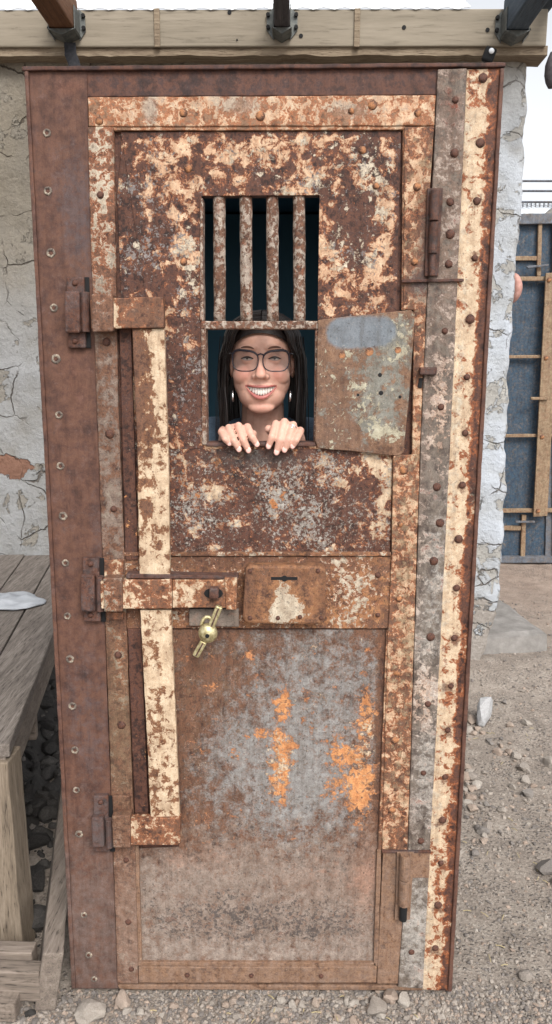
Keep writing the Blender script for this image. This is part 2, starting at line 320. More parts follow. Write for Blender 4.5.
sB = plate('cover_strip', [(438, 69), (467, 68), (452.5, 400), (434, 775), (423, 989), (398, 987), (408, 853), (421, 440), (428, 282)], -.006, .012, m_B, door, bev=.002)
# the leaf
LY = .010
def leaf_sheet():
    bm = bmesh.new(); th = .035
    o = [(88, 98), (436, 97), (400, 984), (117, 983)]; h = [(200, 195), (320.5, 194), (316.5, 446), (204.5, 446)]
    P = lambda q, Y: Vector((U(*q, LY).x, Y, U(*q, LY).z))
    ff = [[bm.verts.new(P(q, Y)) for q in L] for L in (o, h) for Y in (LY, LY+th)]
    of, ob, hf, hb = ff
    for i in range(4):
        j = (i+1) % 4
        bm.faces.new((of[i], of[j], hf[j], hf[i])); bm.faces.new((ob[i], ob[j], hb[j], hb[i]))
        bm.faces.new((of[i], of[j], ob[j], ob[i])); bm.faces.new((hf[i], hf[j], hb[j], hb[i]))
    return fin('leaf_plate', bm, m_strip_dark, door)
leaf_sheet()
# upper panel: ring sheet with the window hole, 5 mm proud of the leaf
def ringplate(name, o, h, yf, th, mat, bev=.001):
    bm = bmesh.new()
    P = lambda q, Y: Vector((U(*q, yf).x, Y, U(*q, yf).z))
    of, ob, hf, hb = [[bm.verts.new(P(q, Y)) for q in L] for L in (o, h) for Y in (yf, yf+th)]
    for i in range(4):
        j = (i+1) % 4
        bm.faces.new((of[i], of[j], hf[j], hf[i])); bm.faces.new((ob[i], ob[j], hb[j], hb[i]))
        bm.faces.new((of[i], of[j], ob[j], ob[i])); bm.faces.new((hf[i], hf[j], hb[j], hb[i]))
    return fin(name, bm, mat, door, bev=bev)
up_ = ringplate('upper_panel', [(121, 132), (401, 131), (393, 449), (168, 449)], [(201.5, 196), (319.5, 195), (315.8, 445), (206, 445)], .004, .0055, m_up)
plate('panel_side', [(121.5, 135), (170, 300), (172, 554), (131, 554), (117, 200)], .0065, .003, m_up, door)
plate('middle_panel', [(168, 447.5), (393, 447.5), (390, 553), (169.5, 553)], .0052, .004, m_mid, door)
plate('panel_ledge', [(124, 552.5), (391, 552.5), (391, 556), (124, 556)], -.004, .012, m_lockrail, door, bev=.001)
lr = plate('lock_rail', [(124, 556.5), (391, 556.5), (390, 628.5), (127, 628.5)], .001, .008, m_lockrail, door)
plate('lower_panel', [(172, 629.5), (389.5, 629.5), (381, 850), (377, 966), (138, 966), (134, 849), (179, 847)], .0062, .003, m_low, door)
plate('panel_edge', [(377, 850), (381.5, 850), (378, 966), (373.5, 966)], -.002, .009, m_bottom, door)
plate('panel_edge', [(134.5, 846), (138.5, 846), (142, 964), (138, 964)], -.001, .008, m_bottom, door)
plate('panel_edge', [(138, 962.5), (376, 963), (376, 966.5), (138, 966)], -.002, .009, m_bottom, door)
plate('panel_edge', [(386.5, 630), (390, 630), (381.5, 850), (378, 850)], -.001, .009, m_A, door)
plate('panel_edge', [(113, 126), (405, 125), (405, 129.5), (113, 130.5)], -.001, .010, m_top, door)
plate('panel_edge', [(403, 130), (407, 130), (405, 310), (401.5, 310)], -.001, .010, m_A, door)
# strips of the leaf
st = plate('top_strip', [(87.5, 97), (436, 95), (434.5, 125.5), (88.5, 126.5)], -.004, .012, m_top, door, bev=.002)
s1 = plate('left_stile', [(87.5, 127), (113.5, 126.8), (114.5, 200), (118, 400), (124.5, 560), (129, 700), (135, 850), (138, 966), (138, 984), (117.5, 984), (113, 850), (108, 700), (101, 520), (94, 330), (91, 260)], -.005, .012, m_L1, door, bev=.002)
sA = plate('lock_stile', [(404.5, 126.5), (434.5, 126), (430, 190), (427.5, 282), (420.5, 440), (407.5, 851), (382, 851), (388, 630), (391.5, 560), (393.5, 455), (412, 455), (414, 310), (403.5, 310)], -.0045, .012, m_A, door, bev=.002)
plate('lock_stile_foot', [(383, 853), (407.5, 853), (398, 984), (377, 984), (377.5, 966)], -.0035, .011, m_bottom, door, bev=.002)
sb = plate('bottom_strip', [(138.5, 967), (377, 967), (376.5, 983), (138.5, 983)], -.004, .011, m_bottom, door, bev=.002)
plate('threshold', [(117, 985), (423, 986), (423, 991), (119, 990)], .002, .05, m_bottom, door, bev=.003)
plate('seam_rib', [(402, 279.5), (464, 278.5), (464, 281.5), (402, 282.5)], -.012, .008, m_hinge2, door, bev=.001)
plate('seam_rib', [(382, 851), (431, 851), (431, 853.5), (382, 853.5)], -.011, .008, m_hinge2, door, bev=.001)
# window bars, cross bar, frame
for cx in (219.3, 246, 272.3, 299):
    a, b = U(cx, 194, .02), U(cx+.4, 323, .02)
    bm = bmesh.new(); n = 14; pts = [a.lerp(b, k/n)+Vector((random.uniform(-.0006, .0006), 0, 0)) for k in range(n+1)]
    tube(bm, pts, [.0128+random.uniform(-.0004, .0006) for _ in pts], 18)
    fin('window_bar', bm, m_bars, door, smooth=True)
plate('window_rail', [(201, 321), (319, 321), (319, 329), (201, 329)], -.002, .042, m_bars, door, bev=.002)
plate('window_frame', [(201, 329), (206, 329), (207, 445), (202, 445)], -.001, .04, m_bars, door, bev=.002)
plate('window_frame', [(315.5, 329), (320, 329), (318, 445), (314, 445)], .002, .036, m_bars, door, bev=.002)
plate('window_frame', [(200, 198), (203, 198), (203.5, 321), (200, 321)], 0, .038, m_bars, door, bev=.002)
plate('window_sill', [(206, 442.5), (316, 442.5), (316, 446.5), (206, 446.5)], -.002, .044, m_hinge, door, bev=.0025)
# hatch cover folded aside
hc = plate('hatch_cover', [(318, 320), (334, 318), (411, 310), (415, 314), (411, 372), (404, 452), (399, 456), (318, 448), (315, 440)], -.0065, .003, m_hatch, door, bev=.0015, wear=.0008)
for (x, y, r) in [(342, 355, .0075), (369.5, 351.5, .009), (398, 350, .0072), (380, 375, .0045), (381, 393, .005), (400, 397, .0035), (358, 395, .003)]:
    bm = bmesh.new(); tube(bm, [(0, 0, 0), (0, -.0035, 0)], r, 18); c = U(x, y, -.0065)
    o = fin('hole' if r < .007 else 'rivet', bm, m_black if r < .007 else m_rivet_o, hc, loc=(c.x, c.y+.0028, c.z), bev=.001)
# latch next to it
bm = bmesh.new(); a = U(419, 371, -.008); b = U(436, 371, -.008)
box(bm, ((a.x+b.x)/2, -.012, a.z), (b.x-a.x, .018, .016)); fin('latch', bm, m_hinge2, door, bev=.003)
plate('keeper', [(419, 378), (423, 378), (422, 388), (418, 388)], -.007, .004, m_black, door)
# rivets
def rivet_mesh(r, h):
    bm = bmesh.new(); bmesh.ops.create_uvsphere(bm, u_segments=16, v_segments=8, radius=1)
    for v in bm.verts: v.co = Vector((v.co.x*r*(1+.06*math.sin(3*v.co.x+v.co.z*5)), v.co.y*h, v.co.z*r))
    me = bpy.data.meshes.new('rivet'); bm.to_mesh(me); bm.free()
    for p in me.polygons: p.use_smooth = True
    return me
RV = rivet_mesh(.0085, .0045); RV.materials.append(m_rivet)
RVo = rivet_mesh(.0085, .0045); RVo.materials.append(m_rivet_o)
RVs = rivet_mesh(.0065, .005); RVs.materials.append(m_rivet)
def rivets(strip, me, pts, Y):
    for (x, y) in pts:
        c = U(x+random.uniform(-.5, .5), y, Y); o = bpy.data.objects.new('rivet', me); COL.objects.link(o)
        o.location = c; o.rotation_euler = (0, random.uniform(0, 6), 0); s = random.uniform(.75, 1.18); o.scale = (s, 1, s); o.parent = strip
rivets(jr, RV, [(483, 78), (480, 143), (477, 201), (475, 258), (470, 319), (467, 377), (465, 433), (462, 485), (459, 539), (457, 588), (454, 638), (450.5, 686), (447.6, 730), (445, 777), (442, 820), (441, 863), (437.6, 905), (435, 948)], -.002)
rivets(sB, RV, [(455, 100), (454, 153), (450, 202), (450, 234), (449, 264), (445, 331), (441, 407), (437, 487), (440, 523), (434, 561), (431, 637), (428, 704), (424, 773), (421, 841), (411, 952)], -.006)
rivets(sA, RVo, [(416.5, 187), (414, 262), (404, 470), (400.5, 524), (399.5, 599), (397.5, 672), (394.5, 740), (391, 810)], -.0045)
rivets(st, RVo, [(100, 121), (183, 113), (261, 116), (351, 111), (373, 105), (418, 113)], -.004)
rivets(s1, RV, [(100, 195), (106, 342), (110, 434), (114, 509), (118.5, 655), (121, 725), (126, 860), (128, 922), (131, 969)], -.005)
rivets(sb, RVs, [(187.6, 975), (251, 975.5), (321, 976)], -.004)
rivets(lr, RVs, [(135, 570), (378, 575), (378, 615)], .001)
rivets(up_, RVo, [(184, 262), (376, 186), (362, 150), (188, 168)], .004)
def bolt_head():
    bm = bmesh.new()
    for k in range(20):
        a0, a1 = 2*math.pi*k/20, 2*math.pi*(k+1)/20
        pr = []
        for a in (a0, a1):
            ring = []
            for j in range(6):
                b = math.pi*j/5; rr = .0068+.0028*math.cos(b)+.0004*math.sin(a*5)
                ring.append((math.cos(a)*rr, -.0026*math.sin(b), math.sin(a)*rr))
            pr.append(ring)
        for j in range(5): bm.faces.new([bm.verts.new(p) for p in (pr[0][j], pr[1][j], pr[1][j+1], pr[0][j+1])])
    bmesh.ops.remove_doubles(bm, verts=bm.verts, dist=1e-5)
    n0 = len(bm.faces)
    tube(bm, [(0, .001, 0), (0, -.0012, 0)], .0042, 12)
    bm.faces.ensure_lookup_table()
    for f in bm.faces[n0:]: f.material_index = 1
    me = bpy.data.meshes.new('bolt_head'); bm.to_mesh(me); bm.free(); me.materials.append(m_ringpale); me.materials.append(m_rivet); return me
BH = bolt_head()
for (x, y) in [(47, 133), (48, 191), (51, 253), (54, 308), (56, 359), (59, 415), (60.5, 466), (63, 516), (65.5, 563), (67.5, 616), (70, 659), (72.5, 706), (75, 750), (76.5, 790), (79, 834), (84, 915), (88.6, 955), (94, 979)]:
    c = U(x, y, 0); o = bpy.data.objects.new('bolt_head', BH); COL.objects.link(o); o.location = c; o.rotation_euler = (0, random.uniform(0, 6), 0); o.parent = jl
    s = random.uniform(.85, 1.1); o.scale = (s, 1, s)
# vertical locking bar in two lengths, hinge straps
plate('locking_bar', [(132, 328.5), (164, 328.5), (168, 450), (170, 577), (139.5, 577), (137, 450)], -.026, .016, m_V, door, bev=.002, wear=.0008)
plate('locking_bar', [(140, 610), (171, 610), (175.5, 720), (179.5, 818), (150.5, 818), (146, 720)], -.026, .016, m_V, door, bev=.002, wear=.0008)
plate('stile_rib', [(119.5, 329), (131, 329), (138, 560), (125.5, 560)], -.003, .008, m_strip_dark, door)
plate('stile_rib', [(127.5, 629), (141, 629), (148.5, 818), (135, 818)], -.003, .008, m_strip_dark, door)
def strap(px, yf, th, wrap):
    s = plate('hinge_strap', px, yf, th, m_hbar, door, bev=.0025)
    plate('strap_collar', wrap, yf-.008, th+.014, m_L1, s, bev=.003)
    return s
strap([(90, 300), (112, 298), (163, 297), (164, 328), (91, 329)], -.034, .022, [(91, 294), (112.5, 294), (113, 331.5), (92, 332)])
strap([(100, 581.5), (122, 580), (172, 579.5), (172, 609), (101, 609)], -.034, .022, [(103, 578), (122, 578), (122.5, 612), (104, 612)])
strap([(112, 819), (130, 819), (180, 818), (180.5, 845), (113, 846)], -.034, .022, [(111.5, 816), (130, 816), (130.5, 848), (113, 848)])
plate('bar_ridge', [(126, 574), (238, 576), (238, 579), (126, 578.5)], -.03, .03, m_hinge, door)
def knuckle(x0, x1, y0, y1, yc0, yc1, jut):
    h = plate('hinge', [(x0, y0), (x1, y0), (x1+1.5, y1), (x0+1.5, y1)], -.014, .016, m_hinge, door, bev=.003)
    plate('hinge_knuckle', [(x0-2, yc0), (x1-5, yc0), (x1-4, yc1), (x0-1, yc1)], -.032, .022, m_hinge, h, bev=.004)
    a, b = U(x1+1, yc0+1, -.018), U(x1+1.5, yc1-1, -.018)
    bm = bmesh.new(); tube(bm, [a, b], .009, 12); fin('hinge_pin', bm, m_hinge, h, bev=.001)
    plate('hinge_gap', [(x1, y0), (x1+5, y0), (x1+7, y1), (x1+2, y1)], -.0065, .003, m_black, h)
    for yy in (y0+6, y1-7):
        c = U((x0+x1)/2, yy, -.014); o = bpy.data.objects.new('rivet', RVs); COL.objects.link(o); o.location = c; o.parent = h
knuckle(66, 84, 277, 348, 291, 333, 0)
knuckle(82, 99, 558, 622, 575, 612, 0)
knuckle(93, 108, 796, 852, 818, 848, 0)
plate('stile_bracket', [(104, 560), (123, 560), (123, 577), (104, 577)], -.012, .01, m_hbar, door, bev=.002)
plate('stile_bracket', [(107, 612.5), (123, 612.5), (123, 620), (107, 620)], -.012, .01, m_hbar, door, bev=.002)
plate('stile_bracket', [(112, 796), (130, 796), (130, 815), (113, 815)], -.012, .01, m_L1, door, bev=.002)
# pin hinges on the right
def pin_hinge(x0, x1, y0, y1, ys, xs=0, m_hinge2=m_hinge2):
    a = U((x0+x1)/2, y0, -.02); b = U((x0+x1)/2+xs, ys, -.02); c = U((x0+x1)/2+xs*1.3, y1, -.02)
    r = (U(x1, y0, -.02)-U(x0, y0, -.02)).x/2
    bm = bmesh.new()
    for (p, q, rr) in ((a, a.lerp(b, .48), r), (a.lerp(b, .5), b, r*.97)): tube(bm, [p, q], rr, 16)
    h = fin('pin_hinge', bm, m_hinge2, door, bev=.0015)
    bm = bmesh.new(); tube(bm, [b, c], r*.7, 14); fin('hinge_pin', bm, m_black if ys > 800 else m_hinge, h, bev=.001)
    plate('hinge_leaf', [(x0-3, y0-2), (x1+3, y0-2), (x1+1+xs, y1), (x0-3+xs, y1)], -.012, .007, m_hinge2, h)
pin_hinge(430.5, 440, 190, 276, 254, -2.5)
pin_hinge(400, 411, 854, 920, 905, -2, m_bottom)
plate('hinge_leaf', [(408, 853), (430, 853), (429, 878), (410, 878)], -.009, .004, m_bottom, door)
# lock box
lb = plate('lock_box', [(245, 568), (250, 565.5), (321, 566), (326, 570), (325.5, 620), (320, 625), (247, 624), (242.5, 618)], -.034, .035, m_lockbox, door, bev=.006, wear=.0004)
Ul = lambda x, y: U(x, y, -.0345)
plate('key_slot', [(271, 577), (297.5, 577), (297.5, 580), (271, 580)], -.0347, .004, m_black, lb, bev=0)
bm = bmesh.new(); c = Ul(284.5, 578.5); tube(bm, [(c.x, -.0352, c.z), (c.x, -.03, c.z)], .0068, 16); fin('keyhole', bm, m_black, lb)
for (x, y) in [(250, 571), (318, 571), (321, 618), (250, 618), (278, 618), (300, 617)]:
    o = bpy.data.objects.new('rivet', RVs); COL.objects.link(o); o.location = Ul(x, y); o.parent = lb; o.scale = (.8, .6, .8)
# hasp / sliding bolt
hb = plate('sliding_bolt', [(172.5, 580), (232, 580), (231.5, 604), (226, 608), (172.5, 608)], -.032, .014, m_bolt, door, bev=.002)
plate('bolt_stop', [(224, 578), (237, 578), (236.5, 610), (226, 610)], -.036, .02, m_bolt, hb, bev=.002)
def washer(px, py, Y, rx, rz, mat, parent, name, th=.003):
    bm = bmesh.new(); c = U(px, py, Y); n = 24
    a = [bm.verts.new((c.x+rx*math.cos(2*math.pi*k/n), Y, c.z+rz*math.sin(2*math.pi*k/n))) for k in range(n)]
    b = [bm.verts.new((v.co.x, Y+th, v.co.z)) for v in a]
    bm.faces.new(a); bm.faces.new(b)
    for k in range(n): bm.faces.new((a[k], a[(k+1) % n], b[(k+1) % n], b[k]))
    return fin(name, bm, mat, parent)
washer(213.5, 593.5, -.0335, .021, .0125, m_black, hb, 'slot')
plate('staple', [(209, 588), (218.5, 588), (218.5, 600), (209, 600)], -.048, .02, m_hinge, door, bev=.005)
plate('hasp_plate', [(189, 609), (239, 609), (239, 627), (189, 626)], -.008, .008, m_kick, door, bev=.002)
plate('hasp_plate', [(198, 604.5), (213, 604.5), (213, 609), (198, 609)], -.02, .012, m_black, door)
# padlock
pl = empty('padlock', U(208, 633, -.06)); L0 = pl.location
tag(pl, 'brass round padlock with a slanted brass rod hanging below the sliding bolt', 'padlock')
bs = NT('brass'); bs.p.inputs['Metallic'].default_value = .75; bs.p.inputs['Roughness'].default_value = .5
bs.L(bs.ramp(bs.noise(120, 5), [(.35, C(140, 128, 90, 1)), (.65, C(206, 196, 158, 1))]), bs.p.inputs['Base Color']); m_brass = bs.m
bm = bmesh.new(); ball(bm, (0, 0, 0), (.0215, .016, .0225)); fin('lock_body', bm, m_brass, pl, smooth=True)
def rod(x0, y0, x1, y1):
    a, b = U(x0, y0, -.062)-L0, U(x1, y1, -.062)-L0; d = (b-a); ang = math.atan2(d.x, d.z)
    bm = bmesh.new(); box(bm, (a+b)/2, (.0155, .013, d.length), Matrix.Rotation(ang, 3, 'Y'))
    fin('rod', bm, m_brass, pl, bev=.003)
    bm = bmesh.new(); box(bm, (a+b)/2+Vector((0, -.007, 0)), (.003, .002, d.length*.85), Matrix.Rotation(ang, 3, 'Y'))
    fin('rod_groove', bm, m_hinge, pl)
rod(219.5, 606, 211, 627); rod(204, 641, 195.5, 656)
bm = bmesh.new(); tube(bm, [(0, -.014, -.001), (0, -.0175, -.001)], .0045, 14); fin('keyhole', bm, m_black, pl)
bm = bmesh.new(); tube(bm, [(math.cos(t)*.013-.002, .008+.004*math.sin(t), .014+math.sin(t)*.019) for t in [math.pi*k/12 for k in range(13)]], .0042, 10)
fin('shackle', bm, m_brass, pl, smooth=True)
# ------------------------------------------------------------------ BUILDING
WY = 2.14
def plaster(name, warm):
    s = NT(name)
    n = s.noise(5, 7, .6); f = s.noise(60, 8, .7)
    g = s.n('ShaderNodeSeparateXYZ'); s.L(s.tc, g.inputs[0])
    col = s.ramp(n, [(.3, C(158, 156, 152)), (.5, C(176, 178, 180)), (.7, C(190, 194, 200))])
    tb = s.math('MULTIPLY_ADD', s.math('SUBTRACT', g.outputs[2], 1.75), .9, s.math('SUBTRACT', n, .5))
    tb = s.math('MULTIPLY_ADD', s.sstep(g.outputs[0], .6, .9), -.8, tb)
    col = s.mix(s.math('MULTIPLY', s.sstep(tb, -.15, .45), .8), col, s.ramp(f, [(.3, C(142, 132, 116)), (.7, C(168, 158, 140))]))
    warp = s.n('ShaderNodeMix', data_type='VECTOR'); warp.inputs[0].default_value = .12
    nn = s.n('ShaderNodeTexNoise'); s.L(s.tc, nn.inputs['Vector']); nn.inputs['Scale'].default_value = 6; nn.inputs['Detail'].default_value = 6
    s.L(s.tc, warp.inputs[4]); s.L(nn.outputs['Color'], warp.inputs[5])
    v = s.n('ShaderNodeTexVoronoi', feature='DISTANCE_TO_EDGE'); s.L(warp.outputs[1], v.inputs['Vector']); v.inputs['Scale'].default_value = 5.5
    cr = s.sstep(v.outputs['Distance'], .0, .022)
    gate = s.sstep(s.noise(3.1, 3), .44, .57)
    crk = s.math('MULTIPLY', s.math('SUBTRACT', 1.0, cr), gate)
    col = s.mix(s.math('MULTIPLY', crk, .8), col, C(110, 98, 86))
    cn = s.noise(6, 8, .64, dist=.6); chip = s.sstep(s.math('MULTIPLY_ADD', s.sstep(g.outputs[0], .7, .9), .045, cn), .58, .592)
    col = s.mix(s.math('MULTIPLY', chip, .8), col, s.ramp(f, [(.3, C(148, 142, 132)), (.7, C(172, 166, 156))]))
    if warm:
        c = U(13, 466, WY)
        o = s.n('ShaderNodeVectorMath', operation='MULTIPLY_ADD'); s.L(s.tc, o.inputs[0]); o.inputs[1].default_value = (9, 0, 17); o.inputs[2].default_value = (-c.x*9, 0, -c.z*17)
        l = s.n('ShaderNodeVectorMath', operation='LENGTH'); s.L(o.outputs[0], l.inputs[0])
        t = s.math('MULTIPLY_ADD', s.math('SUBTRACT', s.noise(14, 6, .6), .5), 2.0, l.outputs['Value'])
        rd = s.sstep(t, 1.0, .9); col = s.mix(rd, col, s.ramp(f, [(.3, C(138, 100, 84)), (.7, C(166, 128, 110))]))
        chip = s.math('MAXIMUM', chip, rd)
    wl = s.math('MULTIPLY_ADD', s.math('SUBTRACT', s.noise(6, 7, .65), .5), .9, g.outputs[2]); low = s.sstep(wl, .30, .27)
    rg = s.sstep(g.outputs[0], .6, .9); lf = s.math('SUBTRACT', 1.0, rg); col = s.mix(lf, col, s.mix(1.0, col, (.80, .78, .75, 1), 'MULTIPLY'))  # left plaster darkened in colour to stand for the porch roof's shade
    col = s.mix(s.math('MULTIPLY', rg, .6), col, s.mix(.8, col, (1.35, 1.42, 1.52, 1), 'MULTIPLY'))  # right end whitened and blued in colour, standing for brighter open-sky light
    col = s.mix(low, col, s.ramp(f, [(.3, C(146, 138, 130)), (.7, C(178, 171, 164))])); chip = s.math('MAXIMUM', chip, low)
    s.L(col, s.p.inputs['Base Color']); s.p.inputs['Roughness'].default_value = .92
    h = s.math('MULTIPLY_ADD', f, .25, s.math('MULTIPLY', n, 1.2))
    h = s.math('MULTIPLY_ADD', chip, -.6, h); h = s.math('MULTIPLY_ADD', crk, -.5, h)
    s.bump(h, 1.0, .03)
    return s.m
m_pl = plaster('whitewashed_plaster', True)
m_teal = NT('dark_teal_interior'); m_teal.p.inputs['Base Color'].default_value = (.04, .10, .14, 1); m_teal = m_teal.m
bld = empty('plastered_building', (0, WY, 0))
tag(bld, 'old whitewashed adobe building with cracked plaster behind the jail door', 'building')
edge_px = [(529, 56), (528, 100), (525, 160), (523, 210), (519, 240), (516, 300), (512, 340), (508, 420), (507, 470), (504, 540), (501, 600), (491, 640), (478, 668)]
edge = [(U(x, y, WY).x, U(x, y, WY).z) for x, y in edge_px]
def edge_x(z):
    for (x0, z0), (x1, z1) in zip(edge, edge[1:]):
        if z0 >= z >= z1: return x0+(x1-x0)*(z0-z)/(z0-z1)
    return edge[0][0] if z > edge[0][1] else edge[-1][0]
WTOP = U(264, 50, WY).z
DX0, DX1, DZ = -.62, .55, 2.62
def wall_front():
    bm = bmesh.new()
    # grid sheet with a rounded irregular corner on the right, the doorway left open
    zs = [WTOP*k/180 for k in range(181)]
    def column(xs_f, n):
        rows = []
        for z in zs:
            row = []
            for i in range(n+1):
                x, y = xs_f(i/n, z); row.append(bm.verts.new((x, y, z)))
            rows.append(row)
        for a, b in zip(rows, rows[1:]):
            for i in range(n): bm.faces.new((a[i], a[i+1], b[i+1], b[i]))
    def wob(x, z): return noise.noise(Vector((x*1.6, 3, z*1.6)))*.02+noise.noise(Vector((x*7, 9, z*7)))*.006
    column(lambda t, z: (-4+t*(DX0+4), wob(-4+t*(DX0+4), z)), 90)
    def right(t, z):
        ex = edge_x(z)+noise.noise(Vector((5, 2, z*9)))*.016+noise.noise(Vector((5, 2, z*30)))*.006; L = ex-DX1; s = t*(L+.5)
        rr = .035
        if s < L-rr: return DX1+s, wob(DX1+s, z)
        if s < L-rr+rr*1.57:
            a = (s-(L-rr))/rr; return ex-rr+rr*math.sin(a), rr-rr*math.cos(a)+wob(ex, z)
        return ex, rr+(s-(L-rr+rr*1.57))*1.0+wob(ex, z)
    column(right, 90)
    # above the door
    rows = []
    for z in [DZ+(WTOP-DZ)*k/8 for k in range(9)]:
        rows.append([bm.verts.new((DX0+(DX1-DX0)*i/20, wob(DX0+(DX1-DX0)*i/20, z), z)) for i in range(21)])
    for a, b in zip(rows, rows[1:]):
        for i in range(20): bm.faces.new((a[i], a[i+1], b[i+1], b[i]))
    # reveals of the doorway
    box(bm, (DX0-.1, .25, DZ/2), (.2, .44, DZ)); box(bm, (DX1+.1, .25, DZ/2), (.2, .44, DZ)); box(bm, ((DX0+DX1)/2, .25, DZ+.1), (DX1-DX0+.4, .44, .2))
    return fin('front_wall', bm, None, bld, smooth=True)
# plaster texture is laid out in scene coordinates, so undo the parent's offset
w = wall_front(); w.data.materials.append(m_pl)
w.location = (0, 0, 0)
bm = bmesh.new(); ex = edge[-1][0]-.03
for (c, sz) in (((ex-.15, 2.1, WTOP/2), (.3, 3.3, WTOP-.02)), ((-3.85, 2.0, WTOP/2), (.3, 3.5, WTOP-.02)), ((-1.5, 3.85, WTOP/2), (5, .3, WTOP-.02))): box(bm, c, sz)
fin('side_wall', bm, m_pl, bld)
bm = bmesh.new(); box(bm, (-1.35, 2.05, WTOP-.08), (4.9, 3.4, .1)); fin('ceiling', bm, m_teal, bld)
bm = bmesh.new()
for (c, sz) in (((-.95, 1.5, WTOP/2-.1), (.05, 2.0, WTOP-.3)), ((ex-.34, 1.5, WTOP/2-.1), (.05, 2.0, WTOP-.3)), ((0, 2.5, WTOP/2-.1), (2.0, .05, WTOP-.3)), ((0, 1.5, 2.75), (1.9, 1.9, .04)), ((0, 1.45, .06), (1.85, 1.85, .05))): box(bm, c, sz)
fin('inner_room', bm, m_teal, bld)
# ------------------------------------------------------------------ roof timber
def wood(name, c1, c2, c3, axis=0, sc=9, rough=.85, k=.003, ck=.65):
    s = NT(name); st = [14, 14, 14]; st[axis] = 1.0
    n = s.noise(sc*.45, 8, .7, stretch=tuple(st)); n2 = s.noise(sc*2.4, 6, .7, stretch=tuple(st)); b = s.noise(3, 5)
    v = s.math('ADD', s.math('MULTIPLY', n, .55), s.math('MULTIPLY', n2, .45))
    v = s.math('MULTIPLY_ADD', s.math('SUBTRACT', v, .5), 1.7, s.math('MULTIPLY_ADD', b, .3, .35))
    col = s.ramp(v, [(.2, c1), (.5, c2), (.8, c3)])
    crk = s.sstep(n2, .40, .35); col = s.mix(s.math('MULTIPLY', crk, ck), col, C(48, 40, 34))
    s.L(col, s.p.inputs['Base Color']); s.p.inputs['Roughness'].default_value = rough
    s.bump(s.math('MULTIPLY_ADD', crk, -.6, v), .8, k); return s.m
m_beam = wood('painted_beam', C(134, 125, 110), C(150, 140, 124), C(165, 155, 139), 0, 3, k=.0008, ck=.12)
m_plate = wood('wall_plate_wood', C(105, 88, 74), C(140, 124, 104), C(175, 160, 138), 0, 9)
m_brownw = wood('brown_rafter', C(80, 52, 34), C(112, 76, 52), C(134, 98, 70), 1, 6, k=.001)
m_greyw = wood('grey_rafter', C(60, 56, 60), C(84, 80, 84), C(110, 104, 104), 1, 6, k=.001)
m_bluew = wood('blue_grey_rafter', C(58, 68, 78), C(82, 94, 106), C(110, 120, 128), 1, 6, k=.001)
m_brk = NT('bracket_steel'); m_brk.L(m_brk.ramp(m_brk.noise(50, 5), [(.3, C(84, 88, 88)), (.7, C(124, 126, 122))]), m_brk.p.inputs['Base Color']); m_brk.p.inputs['Metallic'].default_value = .3; m_brk.p.inputs['Roughness'].default_value = .6; m_brk = m_brk.m
def hbeam(name, x0, x1, y0, y1, Y, th, mat, parent, bev=.006, n=60, amp=.0):
    a, b = U(264, y0, Y).z, U(264, y1, Y).z; X0, X1 = (x0, x1)
    bm = bmesh.new(); box(bm, ((X0+X1)/2, Y+th/2, (a+b)/2), (X1-X0, th, a-b)); return fin(name, bm, mat, parent, bev=bev)
bY = WY-.10
bx = [-4.0, U(156, 30, bY).x, U(357, 30, bY).x, U(548, 30, bY).x]
ledger = empty('ledger_beam', (0, 0, 0))
tag(ledger, 'long cream painted beam with two joints fixed along the wall top', 'beam')
for i in range(3): hbeam('beam_length', bx[i]+.003, bx[i+1]-.003, 9, 46.5, bY, .09, m_beam, ledger)
for xj in (157, 357):
    bm = bmesh.new(); c = U(xj, 28, bY-.004); box(bm, c, (.026, .012, .155)); fin('joint_strip', bm, m_plate, ledger, bev=.003)
for (x, y) in [(229.5, 12.5), (301, 36), (404, 27.5), (487.5, 30), (237, 40)]:
    bm = bmesh.new(); tube(bm, [(0, 0, 0), (0, -.006, 0)], .009 if x != 237 else .004, 12); c = U(x, y, bY); fin('bolt_hole', bm, m_black, ledger, loc=(c.x, c.y+.003, c.z))
# wall plate below
bm = bmesh.new(); z0, z1 = U(264, 57, WY-.07).z, U(264, 47.5, WY-.07).z; X1 = U(546, 60, WY-.07).x; n = 160
for side in range(1):
    rows = []
    prof = [(0, 0), (-.0, .0)]
    fr = []
    for i in range(n+1):
        x = -4+(X1+4)*i/n; ja = .010*noise.noise(Vector((x*6, 1, 0)))+.006*noise.noise(Vector((x*22, 1, 0)))
        jb = .004*noise.noise(Vector((x*9, 5, 0)))
        fr.append([bm.verts.new((x, WY-.085+jb, z1)), bm.verts.new((x, WY-.085+jb, z0+ja)), bm.verts.new((x, WY+.05, z0+ja)), bm.verts.new((x, WY+.05, z1))])
    for a, b in zip(fr, fr[1:]):
        for k in range(4): bm.faces.new((a[k], b[k], b[(k+1) % 4], a[(k+1) % 4]))
    bm.faces.new(fr[0]); bm.faces.new(fr[-1])
wp = fin('wall_plate', bm, m_plate, None); tag(wp, 'rough splintered timber plate running under the cream beam', 'timber')
